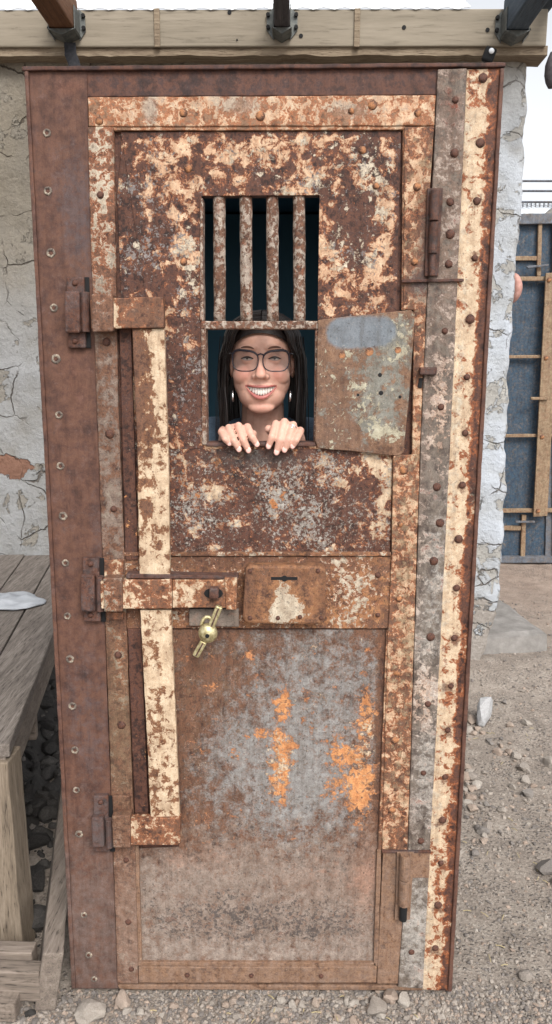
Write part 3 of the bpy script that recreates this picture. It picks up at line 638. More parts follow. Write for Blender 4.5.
# rafters + steel brackets
def rafter(px, py, w, h, mat, label, hang, tilt=0.0):
    t = empty('rafter', (0, 0, 0)); tag(t, label, 'rafter', 'rafters coming off the ledger beam')
    c = U(px, py, bY-.01); bm = bmesh.new()
    Ms = Matrix.Rotation(tilt, 3, 'Y')
    box(bm, (c.x, bY-.01-1.3, c.z+h/2), (w, 2.6, h), None)
    fin('timber', bm, mat, t, bev=.008)
    bm = bmesh.new(); hw = w/2+hang
    for sx in (-1, 1):
        pts = [(c.x+sx*(w/2+.002), c.z-.02), (c.x+sx*hw, c.z+.02), (c.x+sx*hw, c.z+.085), (c.x+sx*(w/2+.002), c.z+.11)]
        prism(bm, pts, bY-.008, .006)
        box(bm, (c.x+sx*(w/2+.004), bY-.05, c.z+.04), (.004, .09, .10))
    prism(bm, [(c.x-w/2-.01, c.z-.004), (c.x, c.z-.03), (c.x+w/2+.01, c.z-.004)], bY-.10, .10)
    fin('joist_hanger', bm, m_brk, t, bev=.001)
    for sx in (-1, 1):
        for zz in (.03, .08):
            bm = bmesh.new(); tube(bm, [(0, 0, 0), (0, -.012, 0)], .009, 6); fin('bolt', bm, m_black, t, loc=(c.x+sx*(hw-.006), bY-.008, c.z+zz))
rafter(67, 36, .105, .14, m_brownw, 'brown rafter at the left end with a grey steel hanger', .03)
rafter(282, 35, .066, .14, m_greyw, 'dark grey rafter above the middle of the door', .035)
rafter(512, 38, .09, .15, m_bluew, 'blue grey rafter at the right end near the open sky', .03)
# pale sheeting lying over the beam
m_sheet = NT('pale_sheeting'); m_sheet.L(m_sheet.ramp(m_sheet.noise(8, 6), [(.3, C(214, 220, 226, 1)), (.7, C(240, 243, 246, 1))]), m_sheet.p.inputs['Base Color']); m_sheet.p.inputs['Roughness'].default_value = .5; m_sheet = m_sheet.m
bm = bmesh.new(); X0, X1 = -3.9, U(470, 9, bY).x; zt = U(264, 9, bY).z; rows = []
for i in range(201):
    x = X0+(X1-X0)*i/200; row = []
    for j in range(7):
        y = bY-.005+.12*j; z = zt+.004+.075*j+.012*noise.noise(Vector((x*3, y*6, 0)))*(j > 0)+.005*math.sin(x*70)
        row.append((x, y, z))
    rows.append([bm.verts.new(p) for p in row]+[bm.verts.new((p[0], p[1], p[2]-.006)) for p in row[::-1]])
for a, b in zip(rows, rows[1:]):
    for k in range(14): bm.faces.new((a[k], b[k], b[(k+1) % 14], a[(k+1) % 14]))
bm.faces.new(rows[0]); bm.faces.new(rows[-1])
tag(fin('roof_sheet', bm, m_sheet, None, smooth=True), 'pale corrugated sheeting lying along the top of the cream beam', 'roof sheet')
# black strap
bm = bmesh.new(); pts = [U(70, 44, WY-.12), U(70.5, 54, WY-.12), U(73.5, 62, WY-.13), U(77, 74, WY-.13)]
for a, b in zip(pts, pts[1:]):
    d = b-a; box(bm, (a+b)/2, (.052, .006, d.length+.012), Matrix.Rotation(math.atan2(d.x, d.z), 3, 'Y'))
m_strap = NT('black_webbing'); m_strap.L(m_strap.ramp(m_strap.noise(90, 3), [(.3, (.008, .009, .012, 1)), (.7, (.03, .03, .035, 1))]), m_strap.p.inputs['Base Color']); m_strap = m_strap.m
tag(fin('strap', bm, m_strap, None, bev=.002), 'black strap hanging below the left rafter bracket', 'strap')
e = empty('cable_clamp', (0, 0, 0)); tag(e, 'small dark clamp with a pale bolt under the beam near the right end', 'clamp')
c = U(489, 55, WY-.13); bm = bmesh.new(); box(bm, c, (.05, .03, .06), Matrix.Rotation(.35, 3, 'Y')); fin('clamp_body', bm, m_black, e, bev=.008)
bm = bmesh.new(); ball(bm, (c.x+.006, c.y-.018, c.z+.01), (.012, .008, .012)); fin('bolt', bm, m_sheet, e, smooth=True)
# dark thing hanging at the right
e = empty('hanging_lantern', (0, 0, 0)); tag(e, 'dark rounded lantern hanging in the white sky past the wall corner', 'lantern')
c = U(552, 70, WY-.2)
bm = bmesh.new(); pr = [(.0, .075), (.012, .07), (.022, .045), (.03, .02), (.031, -.02), (.024, -.05), (.012, -.072), (.0, -.078)]
vs = [[bm.verts.new((c.x+r*math.cos(2*math.pi*k/16), c.y+r*math.sin(2*math.pi*k/16), c.z+z)) for k in range(16)] for r, z in pr[1:-1]]
for a, b in zip(vs, vs[1:]):
    for k in range(16): bm.faces.new((a[k], a[(k+1) % 16], b[(k+1) % 16], b[k]))
bm.faces.new(vs[0]); bm.faces.new(vs[-1]); fin('lantern_body', bm, m_greyw, e, smooth=True)
bm = bmesh.new(); tube(bm, [(c.x, c.y, c.z+.07), (c.x, c.y, c.z+.32)], .004, 8); fin('cord', bm, m_strap, e)
bm = bmesh.new(); box(bm, (c.x, c.y, c.z+.33), (.06, .5, .05)); fin('bracket_arm', bm, m_bluew, e, bev=.004)
# rosy knob at the wall corner
e = U(519, 288, WY+.12)
bm = bmesh.new(); ball(bm, (0, 0, 0), (.030, .05, .072), u=24, v=16)
for v in bm.verts: v.co.x += .012*(1-(v.co.z/.072)**2)-.008
mk = NT('pink_clay'); mk.L(mk.ramp(mk.noise(40, 5), [(.3, C(178, 128, 116)), (.7, C(214, 168, 156))]), mk.p.inputs['Base Color'])
o = fin('clay_ornament', bm, mk.m, None, smooth=True, loc=(e.x-.02, e.y, e.z)); tag(o, 'rounded pinkish clay ornament peeking out past the white wall corner', 'ornament')
# ------------------------------------------------------------------ GROUND
def ground_h(x, y):
    h = .018*noise.noise(Vector((x*1.3, y*1.3, 0)))+.008*noise.noise(Vector((x*6, y*6, 3)))+.004*noise.noise(Vector((x*19, y*19, 3)))
    d = max(0, 1-abs(y-WY)/.35) if x < 1.6 else 0
    if x > .7 and x < 1.7: h += .05*d
    if abs(x) < .65 and abs(y) < .25: h = min(h, .002)
    return h-.008
def axis(lo, hi, fine, far):
    a = []; v = lo
    while v < hi: a.append(v); v += fine
    a.append(hi); st = fine
    while a[-1] < far: st *= 1.35; a.append(a[-1]+st)
    st = fine; b = []
    v = lo
    while v > -far: st *= 1.35; v -= st; b.append(v)
    return b[::-1]+a
xs = axis(-1.7, 2.9, .03, 300); ys = axis(-.9, 5.2, .03, 400)
bm = bmesh.new(); grid = [[bm.verts.new((x, y, ground_h(x, y) if abs(x) < 8 and abs(y) < 12 else -.01)) for x in xs] for y in ys]
for a, b in zip(grid, grid[1:]):
    for i in range(len(xs)-1): bm.faces.new((a[i], a[i+1], b[i+1], b[i]))
s = NT('gravelly_dirt')
big = s.noise(1.2, 5, .6); md = s.noise(9, 8, .7); fn = s.noise(90, 7, .75)
v = s.math('ADD', s.math('MULTIPLY', md, .45), s.math('MULTIPLY', fn, .55)); v = s.math('MULTIPLY_ADD', s.math('SUBTRACT', v, .5), 1.7, .5)
col = s.ramp(v, [(.2, C(116, 105, 96)), (.45, C(162, 150, 139)), (.6, C(184, 172, 160)), (.8, C(212, 202, 192))])
g = s.n('ShaderNodeSeparateXYZ'); s.L(s.tc, g.inputs[0])
far = s.sstep(s.math('MULTIPLY_ADD', big, .8, g.outputs[1]), 2.3, 4.2)
col = s.mix(s.math('MULTIPLY', far, .7), col, s.ramp(md, [(.3, C(156, 134, 120)), (.7, C(190, 168, 152))]))
vo = s.n('ShaderNodeTexVoronoi'); s.L(s.tc, vo.inputs['Vector']); vo.inputs['Scale'].default_value = 75; vo.inputs['Randomness'].default_value = 1
peb = s.sstep(vo.outputs['Distance'], .42, .2)
pg = s.math('MULTIPLY', peb, s.sstep(s.noise(5, 4), .42, .56))
sepc = s.n('ShaderNodeSeparateColor'); s.L(vo.outputs['Color'], sepc.inputs[0])
col = s.mix(s.math('MULTIPLY', pg, .6), col, s.ramp(sepc.outputs[0], [(.1, C(118, 110, 106)), (.9, C(205, 196, 188))]))
s.L(col, s.p.inputs['Base Color']); s.p.inputs['Roughness'].default_value = .95
s.bump(s.math('MULTIPLY_ADD', pg, .7, s.math('MULTIPLY_ADD', fn, .8, md)), 1.0, .012)
m_dirt = s.m
gr = fin('ground', bm, m_dirt, None, smooth=True); tag(gr, kind='structure')
# stones
def stonemat(name, a, b, c):
    s = NT(name); n = s.noise(14, 8, .7); oi = s.n('ShaderNodeObjectInfo')
    v = s.math('MULTIPLY_ADD', oi.outputs['Random'], .25, s.math('MULTIPLY_ADD', n, 1.0, -.12))
    s.L(s.ramp(v, [(.25, a), (.5, b), (.75, c)]), s.p.inputs['Base Color']); s.p.inputs['Roughness'].default_value = .9
    s.bump(s.noise(60, 7, .7), .7, .003); return s.m
m_stone = stonemat('pale_stone', C(140, 130, 122), C(172, 162, 152), C(196, 188, 178))
m_rub = stonemat('grey_rubble', C(104, 98, 94), C(134, 127, 122), C(156, 149, 142))
m_drub = stonemat('shaded_rubble', C(44, 42, 41), C(70, 67, 65), C(98, 94, 90))  # rubble colour darkened to stand for the shade under the bench
m_rosy = stonemat('rosy_stone', C(156, 138, 124), C(176, 158, 144), C(194, 178, 164))
m_pale = stonemat('white_stone', C(168, 166, 166), C(205, 206, 208), C(226, 227, 228))
def stone_mesh(seed, flat=.65, sub=2):
    rnd = random.Random(seed); bm = bmesh.new(); bmesh.ops.create_icosphere(bm, subdivisions=sub, radius=1)
    cuts = [(Vector((rnd.gauss(0, 1), rnd.gauss(0, 1), rnd.gauss(0, 1))).normalized(), rnd.uniform(.42, .82)) for _ in range(13)]
    for v in bm.verts:
        p = v.co.copy()
        for n, d in cuts:
            k = p.dot(n)
            if k > d: p -= n*(k-d)
        p *= 1+.06*noise.noise(p*3+Vector((seed, 0, 0)))
        v.co = Vector((p.x, p.y*.8, p.z*flat))
    return bm
SM = []
for i in range(8):
    bm = stone_mesh(i, random.uniform(.45, .75)); me = bpy.data.meshes.new('stone'); bm.to_mesh(me); bm.free(); SM.append(me)
def stone(x, y, size, mat, label, group=None, k=None, rz=None, lift=.35, tilt=(0, 0)):
    me = SM[random.randrange(8) if k is None else k].copy(); me.materials.append(mat)
    o = bpy.data.objects.new('stone', me); COL.objects.link(o)
    o.location = (x, y, ground_h(x, y)+size*lift); o.scale = (size,)*3
    o.rotation_euler = (tilt[0], tilt[1], random.uniform(0, 6) if rz is None else rz)
    tag(o, label, 'stone', group); return o
def sp(x, y, px, mat, label, **kw):
    p = G(x, y); s = px/F*(p-CP).length/2; return stone(p.x, p.y, s, mat, label, **kw)
o = sp(484, 722, 22, m_pale, 'upright pale split stone against the foot of the wall', k=1, lift=1.0, rz=.9); o.scale = (o.scale[0]*1.25, o.scale[0]*1.1, o.scale[0]*2.3)
sp(90, 1012, 34, m_stone, 'flat grey stone in front of the left foot of the door', k=2)
sp(122, 997, 22, m_rosy, 'small rosy stone before the left foot of the door', k=3)
sp(390, 998, 22, m_rosy, 'reddish pointed stone beside the right foot of the door', k=4)
sp(377, 1010, 26, m_stone, 'pale grey stone nearest the right foot of the door', k=5)
sp(404, 1000, 20, m_stone, 'small flat stone right of the reddish pointed one', k=6)
sp(526, 976, 20, m_stone, 'lone oval stone on open dirt at the lower right', k=7, lift=.25)
sp(549, 868, 26, m_rub, 'dark stone at the right edge of the dirt yard', k=0)
sp(446, 716, 0.1+18, m_stone, 'half hidden stone right beside the door edge', k=3)
GS = 'loose stones scattered on the dirt near the wall corner'
for i in range(110):
    x = 458+abs(random.gauss(0, 34)); y = random.gauss(765, 45)
    if y < 690 or x < 470-(y-690)*.06: continue
    sp(x, y, random.choice([5, 6, 8, 9, 12, 15])*random.uniform(.8, 1.2), random.choice([m_stone, m_stone, m_rosy, m_rosy, m_rub]), 'small loose stone on the dirt below the wall corner', group=GS, lift=.3)
GS2 = 'small stones along the foot of the door'
for i in range(60):
    x = random.uniform(70, 450); y = random.uniform(998, 1022)
    sp(x, y, random.uniform(5, 12), random.choice([m_stone, m_stone, m_rosy, m_rub]), 'small stone in the gravel along the foot of the door', group=GS2, lift=.3)
GS3 = 'rubble heaped under the bench'
def heap_h(x, y):
    t = max(0, min(1, (-.62-.17*y-x)/.30)); return (.30*t*t*(3-2*t)*max(0, min(1, (y+.05)/.6)))+.03*noise.noise(Vector((x*7, y*7, 0)))
bm = bmesh.new(); gg = [[bm.verts.new((-.55-1.3*i/50, 0+2.1*j/70, ground_h(-.55-1.3*i/50, 2.1*j/70)+heap_h(-.55-1.3*i/50, 2.1*j/70)-.03)) for i in range(51)] for j in range(71)]
for a, b in zip(gg, gg[1:]):
    for i in range(50): bm.faces.new((a[i], a[i+1], b[i+1], b[i]))
tag(fin('shaded_heap', bm, m_drub, None, smooth=True), kind='structure')  # mound added and coloured dark to carry the bench's shade
for i in range(230):
    y = random.uniform(.05, 1.95); x = -.66-.18*y-abs(random.gauss(0, .26)); s = random.uniform(.02, .07)
    if x < -1.6: continue
    o = stone(x+.05, y, s, m_drub, 'grey rubble stone in the shade-darkened heap under the wooden bench', group=GS3, lift=.3)
    o.location.z += max(0, heap_h(x+.05, y)-.03)
# gravel as one body
def gravel():
    base = []
    for i in range(6):
        b = stone_mesh(50+i, .6, 1); base.append(([v.co.copy() for v in b.verts], [[v.index for v in f.verts] for f in b.faces])); b.free()
    V, Fc, MI = [], [], []
    def add(x, y, s, dark=False):
        vs, fs = random.choice(base); o = len(V); M = Matrix.Rotation(random.uniform(0, 6.28), 3, 'Z') @ Matrix.Rotation(random.uniform(-.4, .4), 3, 'X')
        z = ground_h(x, y)+s*.2
        if dark: z += max(0, heap_h(x, y)-.03)
        for v in vs: V.append(tuple(M @ (v*s)+Vector((x, y, z))))
        mi = random.choice([0, 0, 1, 2, 2]) if not dark else random.choice([2, 3, 3, 3])  # gravel under the bench mostly takes the shade-darkened rubble colour
        for f in fs: Fc.append([k+o for k in f]); MI.append(mi)
    n = 0
    while n < 11000:       # near strip and the open yard on the right
        px = random.uniform(-10, 562); py = random.uniform(985, 1040) if random.random() < .35 else random.uniform(600, 1040)
        if py < 985 and px < 445: continue
        p = G(px, py)
        if p.y > WY-.1 and p.x < 1.15: continue
        add(p.x, p.y, random.choice([.002, .003, .003, .004, .005, .007])*random.uniform(.8, 1.6)*(1 if p.y < .6 else 1.3)); n += 1
    for i in range(1500):
        y = random.uniform(-.2, 2.0); x = -.62-.15*y-random.uniform(-.1, .9); add(x, y, random.uniform(.006, .022), True)
    me = bpy.data.meshes.new('gravel'); me.from_pydata(V, [], Fc); me.polygons.foreach_set('material_index', MI); me.update()
    o = link('gravel', me, [m_stone, m_rosy, m_rub, m_drub]); tag(o, kind='stuff')
gravel()
# bits of straw
m_straw = NT('dry_straw'); m_straw.p.inputs['Base Color'].default_value = C(190, 174, 134); m_straw = m_straw.m
bm = bmesh.new()
for i in range(34):
    px, py = (random.uniform(70, 450), random.uniform(996, 1024)) if i < 12 else (random.uniform(460, 552), random.uniform(720, 1020))
    p = G(px, py); a = random.uniform(0, 3.14); l = random.uniform(.004, .015); z = ground_h(p.x, p.y)+.008
    tube(bm, [(p.x-l*math.cos(a), p.y-l*math.sin(a), z), (p.x, p.y, z+.002), (p.x+l*math.cos(a), p.y+l*math.sin(a), z)], .0012, 5)
tag(fin('straw', bm, m_straw, None), kind='stuff')
# concrete slab
m_conc = stonemat('concrete', C(122, 118, 114), C(146, 142, 138), C(170, 166, 162))
q = [G(446, 662), G(552, 658), G(503, 612, .0), G(440, 612, 0)]
bm = bmesh.new(); zt = .12; n = 14
top = []
A, B_, C_, D_ = G(452, 640, zt), G(547, 632, zt), G(500, 598, zt), G(450, 598, zt)
for i in range(n+1):
    row = []
    for j in range(n+1):
        p = (A.lerp(B_, i/n)).lerp(D_.lerp(C_, i/n), j/n); e = min(i, n-i, j, n-j)
        p.z = zt+.006*noise.noise(p*9)-(.012 if e == 0 else 0)+(.008*noise.noise(p*30) if e == 0 else 0); p.x += .01*noise.noise(p*12); row.append(bm.verts.new(p))
    top.append(row)
for a, b in zip(top, top[1:]):
    for j in range(n): bm.faces.new((a[j], b[j], b[j+1], a[j+1]))
ring = [top[i][0] for i in range(n+1)]+[top[n][j] for j in range(1, n+1)]+[top[i][n] for i in range(n-1, -1, -1)]+[top[0][j] for j in range(n-1, 0, -1)]
low = [bm.verts.new((v.co.x+.012*noise.noise(v.co*8), v.co.y-.015, -.05)) for v in ring]
for k in range(len(ring)):
    k2 = (k+1) % len(ring); bm.faces.new((ring[k], ring[k2], low[k2], low[k]))
tag(fin('concrete_slab', bm, m_conc, None), 'weathered grey concrete slab beside the wall corner', 'slab')
# ------------------------------------------------------------------ BENCH
m_w1 = wood('weathered_bench_wood', C(76, 69, 64), C(120, 111, 104), C(160, 151, 143), 1, 8)
m_w2 = wood('weathered_frame_wood', C(92, 83, 76), C(134, 122, 112), C(168, 156, 145), 1, 7)
m_w3 = wood('weathered_leg_wood', C(90, 79, 68), C(132, 118, 102), C(166, 151, 134), 2, 7)
m_w4 = wood('weathered_cross_wood', C(92, 83, 76), C(136, 123, 112), C(170, 156, 145), 0, 7)
BZ = .60
bench = empty('wooden_bench', (-1.1, .9, 0)); B0 = Vector((-1.1, .9, 0))
tag(bench, 'low weathered grey wooden bench against the wall left of the door', 'bench')
p1, p2 = G(10, 742, BZ), G(52, 636, BZ)
dr = (p2-p1); dr.z = 0; dr.normalize(); nl = Vector((-dr.y, dr.x, 0))
def beam(name, a, b, w, h, mat, parent, off=B0, bev=.004, seg=8, rz=0.0):
    a, b = Vector(a), Vector(b); d = (b-a); L = d.length; t = d.normalized()
    side = t.cross(Vector((0, 0, 1))) if abs(t.z) < .9 else Vector((1, 0, 0)); side.normalize(); u = side.cross(t)
    if rz: M = Matrix.Rotation(rz, 3, t); side = M @ side; u = M @ u
    bm = bmesh.new(); rings = []
    for k in range(seg+1):
        c = a+d*k/seg-off; j = lambda: random.uniform(-.0018, .0018)
        rings.append([bm.verts.new(c+side*(sx*w/2+j())+u*(sz*h/2+j())) for sx, sz in ((-1, -1), (1, -1), (1, 1), (-1, 1))])
    for r0, r1 in zip(rings, rings[1:]):
        for k in range(4): bm.faces.new((r0[k], r1[k], r1[(k+1) % 4], r0[(k+1) % 4]))
    bm.faces.new(rings[0]); bm.faces.new(rings[-1])
    return fin(name, bm, mat, parent, bev=bev)
Lb = (WY-.03-p1.y)/dr.y
for k in range(6):
    wdt = .145; st_ = p1+nl*(.074+k*(wdt+.006))+dr*random.uniform(-.03, .01)
    if k == 1: st_ = st_+dr*.02
    en = st_+dr*((WY-.04-st_.y)/dr.y)
    st_.z = en.z = BZ-.02-random.uniform(0, .004)
    beam('plank', st_, en, wdt, .036, m_w1, bench)
# aprons and legs
a1 = p1+nl*.03-Vector((0, 0, .095)); a2 = a1+dr*(Lb-.1); beam('apron', a1, a2, .035, .11, m_w2, bench)
for t in (.25, .62):
    c = p1+dr*(Lb*t); c.z = BZ-.2; beam('cross_rail', c+nl*.02, c+nl*.85, .035, .09, m_w4, bench)
lt = p1+nl*.03+dr*.04; lt.z = BZ-.05; lbm = G(14, 952, 0)
beam('leg', lt+nl*.03, Vector((lbm.x-.025, lbm.y+.02, -.01)), .125, .10, m_w3, bench)
for t, q in ((.04, .8), (Lb-.12, .03), (Lb-.12, .8)):
    c = p1+dr*t+nl*q; beam('leg', (c.x, c.y, BZ-.05), (c.x, c.y, -.01), .075, .075, m_w3, bench)
# low timber frame on the ground
fr = empty('ground_frame', (0, 0, 0)); tag(fr, 'low frame of pale weathered boards lying at the foot of the bench', 'timber frame')
fa = G(50, 1006, 0); fb = G(63, 845, 0)
ff_, fbk = Vector((fa.x, fa.y, .065)), Vector((fb.x-.05, fb.y+.25, .065))
beam('side_board', ff_, fbk, .052, .16, m_w2, fr, off=Vector(), rz=.18)
beam('end_board', Vector((fa.x-.02, fa.y+.012, .06)), Vector((fa.x-.75, fa.y+.03, .06)), .04, .085, m_w4, fr, off=Vector())
beam('end_board', Vector((fa.x-.05, fa.y+.055, .075)), Vector((fa.x-.75, fa.y+.07, .075)), .04, .085, m_w4, fr, off=Vector())
beam('foot_block', Vector((fa.x-.07, fa.y-.02, .02)), Vector((fa.x-.12, fa.y-.02, .02)), .05, .05, m_w4, fr, off=Vector())
# white rag / flat stone on the bench
c = G(4, 603, BZ); bm = bmesh.new(); bmesh.ops.create_icosphere(bm, subdivisions=4, radius=1)
for v in bm.verts:
    p = v.co; k = 1+.22*noise.noise(Vector((p.x*1.6, p.y*1.6, 4)))+.08*noise.noise(p*5)
    v.co = Vector((p.x*.15*k, p.y*.115*k, max(p.z*.022*(1+.8*noise.noise(p*3)), -.006)))
m_rag = NT('pale_cloth'); m_rag.L(m_rag.ramp(m_rag.noise(12, 6), [(.3, C(150, 154, 160)), (.7, C(186, 190, 196))]), m_rag.p.inputs['Base Color']); m_rag.bump(m_rag.noise(25, 6), .8, .006)
tag(fin('folded_rag', bm, m_rag.m, None, smooth=True, loc=(c.x, c.y, BZ+.006)), 'crumpled pale rag lying on the bench planks', 'rag')
# ------------------------------------------------------------------ BACKGROUND GATE
GY = G(530, 563).y
m_gblue = metal('blue_gate_sheet', 'grey', [dict(c=(C(62, 92, 116), C(44, 66, 88)), bias=.75, amp=1.4, w=.3, h=0)], speck=.15, bscale=14, Y=4.2, bumpd=.002)
m_gtan = metal('tan_gate_bar', 'tan', [dict(c=(C(176, 158, 130), C(150, 126, 100)), bias=.6, amp=1.5, w=.3, h=0)], speck=.2, bscale=20, bumpd=.002)
m_ggrey = metal('grey_gate_rail', 'grey', [dict(c=(C(122, 132, 146), C(96, 106, 120)), bias=.6, amp=1.5, w=.3, h=0)], speck=.1, bscale=20, bumpd=.002)
gate = empty('blue_gate', (0, 0, 0)); tag(gate, 'dark blue steel gate with tan bars standing beyond the wall corner', 'gate')
def gp(name, px, yo, th, mat): return plate(name, px, GY-yo, th, mat, gate, bev=.004, wear=.001)
gp('sheet', [(470, 216), (640, 214), (625, 562), (470, 562)], 0, .05, m_gblue)
gp('top_rail', [(470, 214), (640, 212), (640, 222), (470, 225)], .05, .08, m_ggrey)
gp('upper_bar', [(538.5, 222), (542.5, 222), (541, 276), (537, 276)], .035, .03, m_gtan)
gp('short_bar', [(500, 256), (537, 256), (537, 260.5), (500, 260.5)], .03, .025, m_gtan)
gp('blade', [(526, 266), (549, 264), (549, 266), (528, 268.5)], .07, .02, m_ggrey)
for yy, t in ((279, 4.5), (357, 3.2), (436, 3.2), (511, 4)):
    gp('cross_bar', [(480, yy-t/2), (620, yy-t/2-1), (620, yy+t/2-1), (480, yy+t/2)], .06, .03, m_gtan)
fb_ = gp('flat_bar', [(546, 273), (560, 272), (547.5, 516), (533.5, 517)], .09, .02, m_gtan)
for (x, y) in ((549, 280), (546, 358), (542, 437), (538, 511)):
    c = U(x, y, GY-.09); bm = bmesh.new(); ball(bm, (0, 0, 0), (.018, .012, .018)); fin('rivet', bm, m_rivet_o, fb_, smooth=True, loc=c)
gp('latch', [(531, 397), (548, 397), (548, 400), (531, 400)], .11, .02, m_gtan)
gp('lower_bar', [(522, 515), (526.5, 515), (525, 561), (520.5, 561)], .035, .03, m_gtan)
gp('short_bar', [(490, 526), (521, 526), (521, 530.5), (490, 530.5)], .03, .025, m_gtan)
gp('blade', [(516, 521), (535, 521), (535, 523), (516, 523)], .07, .02, m_ggrey)
gp('bottom_rail', [(480, 557), (620, 556), (620, 563), (480, 563)], .05, .05, m_ggrey)
gp('gate_post', [(553, 218), (566, 218), (552, 564), (540+5, 564)], .02, .06, m_ggrey)
gp('stile', [(553, 218), (556, 218), (556, 562), (553, 562)], .04, .03, m_ggrey)
# shelter far behind
she = empty('far_shelter', (0, 0, 0)); tag(she, 'distant open shelter with pale corrugated roof above the blue gate', 'shelter')
SY = 8.0; bm = bmesh.new(); rows = []
za, zb = U(530, 201, SY).z, U(530, 216, SY+.0).z
for i in range(300):
    x = 2.0+4*i/299; cz = .025*math.sin(i*1.3)
    rows.append([bm.verts.new((x, SY, zb+cz-.05)), bm.verts.new((x, SY+1.5, za+.25+cz)), bm.verts.new((x, SY+1.5, za+.24+cz)), bm.verts.new((x, SY, zb-.06+cz))])
for a, b in zip(rows, rows[1:]):
    for k in range(4): bm.faces.new((a[k], b[k], b[(k+1) % 4], a[(k+1) % 4]))
fin('roof', bm, m_sheet, she, smooth=True)
for (x0, y0) in ((530, 181), (530, 191), (530, 202)):
    z = U(x0, y0, SY).z; bm = bmesh.new(); tube(bm, [(1.6, SY, z), (6, SY, z)], .014, 8); fin('rail', bm, m_ggrey, she)
bm = bmesh.new(); zc = U(530, 202, SY).z
for i in range(60): box(bm, (2.1+i*.05, SY, zc-.03), (.012, .012, .06))
fin('comb_edge', bm, m_ggrey, she)
for x in (2.2, 5.8):
    bm = bmesh.new(); box(bm, (x, SY+.05, 1.6), (.1, .1, 3.4)); fin('post', bm, m_ggrey, she)
c = U(552, 208, SY); bm = bmesh.new(); prism(bm, [(c.x-.16, c.z-.12), (c.x+.35, c.z-.12), (c.x+.1, c.z+.09)], SY-.3, .25)
fin('gable', bm, m_conc, she)
# ------------------------------------------------------------------ PERSON
exec_person = True
HC = U(262, 362, .155)          # centre of the head
EZ = U(262, 358, .07).z         # eye height
HX = HC.x
person = empty('person', (HX, .3, 0)); P0 = Vector((HX, .3, 0))
tag(person, 'smiling person with glasses and long dark hair, hands on the door opening sill', 'person')
hc = Vector((HX, .165, EZ))     # eye-level centre of head
sl = U(262, 442.5, 0).z         # sill height
def H(x, y, z): return hc+Vector((x, y, z))
def build_body():
    bm = bmesh.new()
    def cap(a, b, ra, rb, seg=16, n=4):
        a, b = Vector(a), Vector(b)
        tube(bm, [a.lerp(b, k/n) for k in range(n+1)], [ra+(rb-ra)*k/n for k in range(n+1)], seg)
        ball(bm, a, ra, u=seg, v=10); ball(bm, b, rb, u=seg, v=10)
    # head (front at about y = -.095)
    ball(bm, H(0, .014, .020), (.073, .094, .072), u=32, v=20)
    ball(bm, H(0, -.010, -.018), (.0680, .072, .080), u=32, v=20)
    ball(bm, H(0, -.024, -.050), (.0665, .062, .062), u=32, v=20)
    ball(bm, H(0, -.032, -.078), (.0560, .053, .046), u=28, v=18)
    ball(bm, H(0, -.058, -.110), (.031, .020, .017))
    for s in (-1, 1):
        ball(bm, H(s*.040, -.054, -.038), (.026, .027, .024))       # raised cheeks
        ball(bm, H(s*.031, -.072, -.001), (.0165, .011, .0115))     # closed lids
        ball(bm, H(s*.028, -.076, .022), (.022, .010, .007))        # brow
        ball(bm, H(s*.0125, -.089, -.040), (.0085, .010, .0075))    # nostril wings
        ball(bm, H(s*.072, .012, -.015), (.008, .020, .030))        # ear
    cap(H(0, -.078, .008), H(0, -.099, -.032), .0070, .0115, n=6)
    ball(bm, H(0, -.102, -.037), (.0125, .0105, .0095))
    # lips
    n = 18
    def lip(zf, yy, r):
        pts = []
        for k in range(n+1):
            x = -.035+.070*k/n; t = x/.035
            pts.append(H(x, yy+.017*t*t, zf(t)))
        tube(bm, pts, [r*(.55+.45*(1-abs(2*k/n-1)**2)) for k in range(n+1)], 10)
    lip(lambda t: -.0635+.004*t*t, -.0875, .0042)
    lip(lambda t: -.0885+.027*t*t-.0*t, -.0855, .0055)
    # neck and trunk
    cap(H(0, .034, -.075), H(0, .055, -.19), .050, .054)
    sh = hc.z-.205
    cap((HX-.13, .27, sh-.01), (HX+.13, .27, sh-.01), .062, .062)
    ball(bm, (HX, .28, sh-.14), (.155, .105, .20), u=28, v=18)
    ball(bm, (HX, .29, sh-.34), (.13, .095, .17), u=28, v=18)
    ball(bm, (HX, .30, sh-.50), (.165, .115, .14), u=28, v=18)
    for s in (-1, 1):
        hip = Vector((HX+s*.09, .30, sh-.52)); kn = Vector((HX+s*.10, .28, .50)); an = Vector((HX+s*.10, .31, .09))
        cap(hip, kn, .088, .056); cap(kn, an, .055, .036); cap(an-Vector((0, -.02, .035)), an+Vector((s*.02, -.16, -.05)), .036, .03)
        shl = Vector((HX+s*.17, .27, sh-.015)); el = Vector((HX+s*.205, .20, sh-.275))
        hx = HAND[s]; wr = Vector((hx[0]+s*.026, .092, sl-.040))
        cap(shl, el, .050, .040); cap(el, wr, .040, .024)
        # palm behind the sill
        pc = Vector((hx[0], .060, sl+.004))
        M = Matrix.Rotation(-s*.25, 3, 'Y')
        ball(bm, pc+Vector((s*.006, .014, -.008)), (.039, .020, .040), M)
        for (mcp, pip, dip, tip, r) in hx[1]:
            cap(mcp, pip, r*1.16, r*1.08, 12, 3); cap(pip, dip, r*1.06, r*.95, 12, 3); cap(dip, tip, r*.95, r*.80, 12, 3)
        if s > 0:   # thumb of the hand on the right, showing above the sill
            cap(pc+Vector((-.012, .012, -.004)), pc+Vector((-.030, -.014, .012)), .012, .0105, 12); cap(pc+Vector((-.030, -.014, .012)), U(268.5, 429, .03), .0105, .009, 12)
        else:       # the other thumb stays under the palm
            cap(pc+Vector((.016, .012, -.014)), pc+Vector((.034, .000, -.012)), .012, .0105, 12); cap(pc+Vector((.034, .0, -.012)), pc+Vector((.036, -.004, .010)), .0105, .009, 12)
    return bm
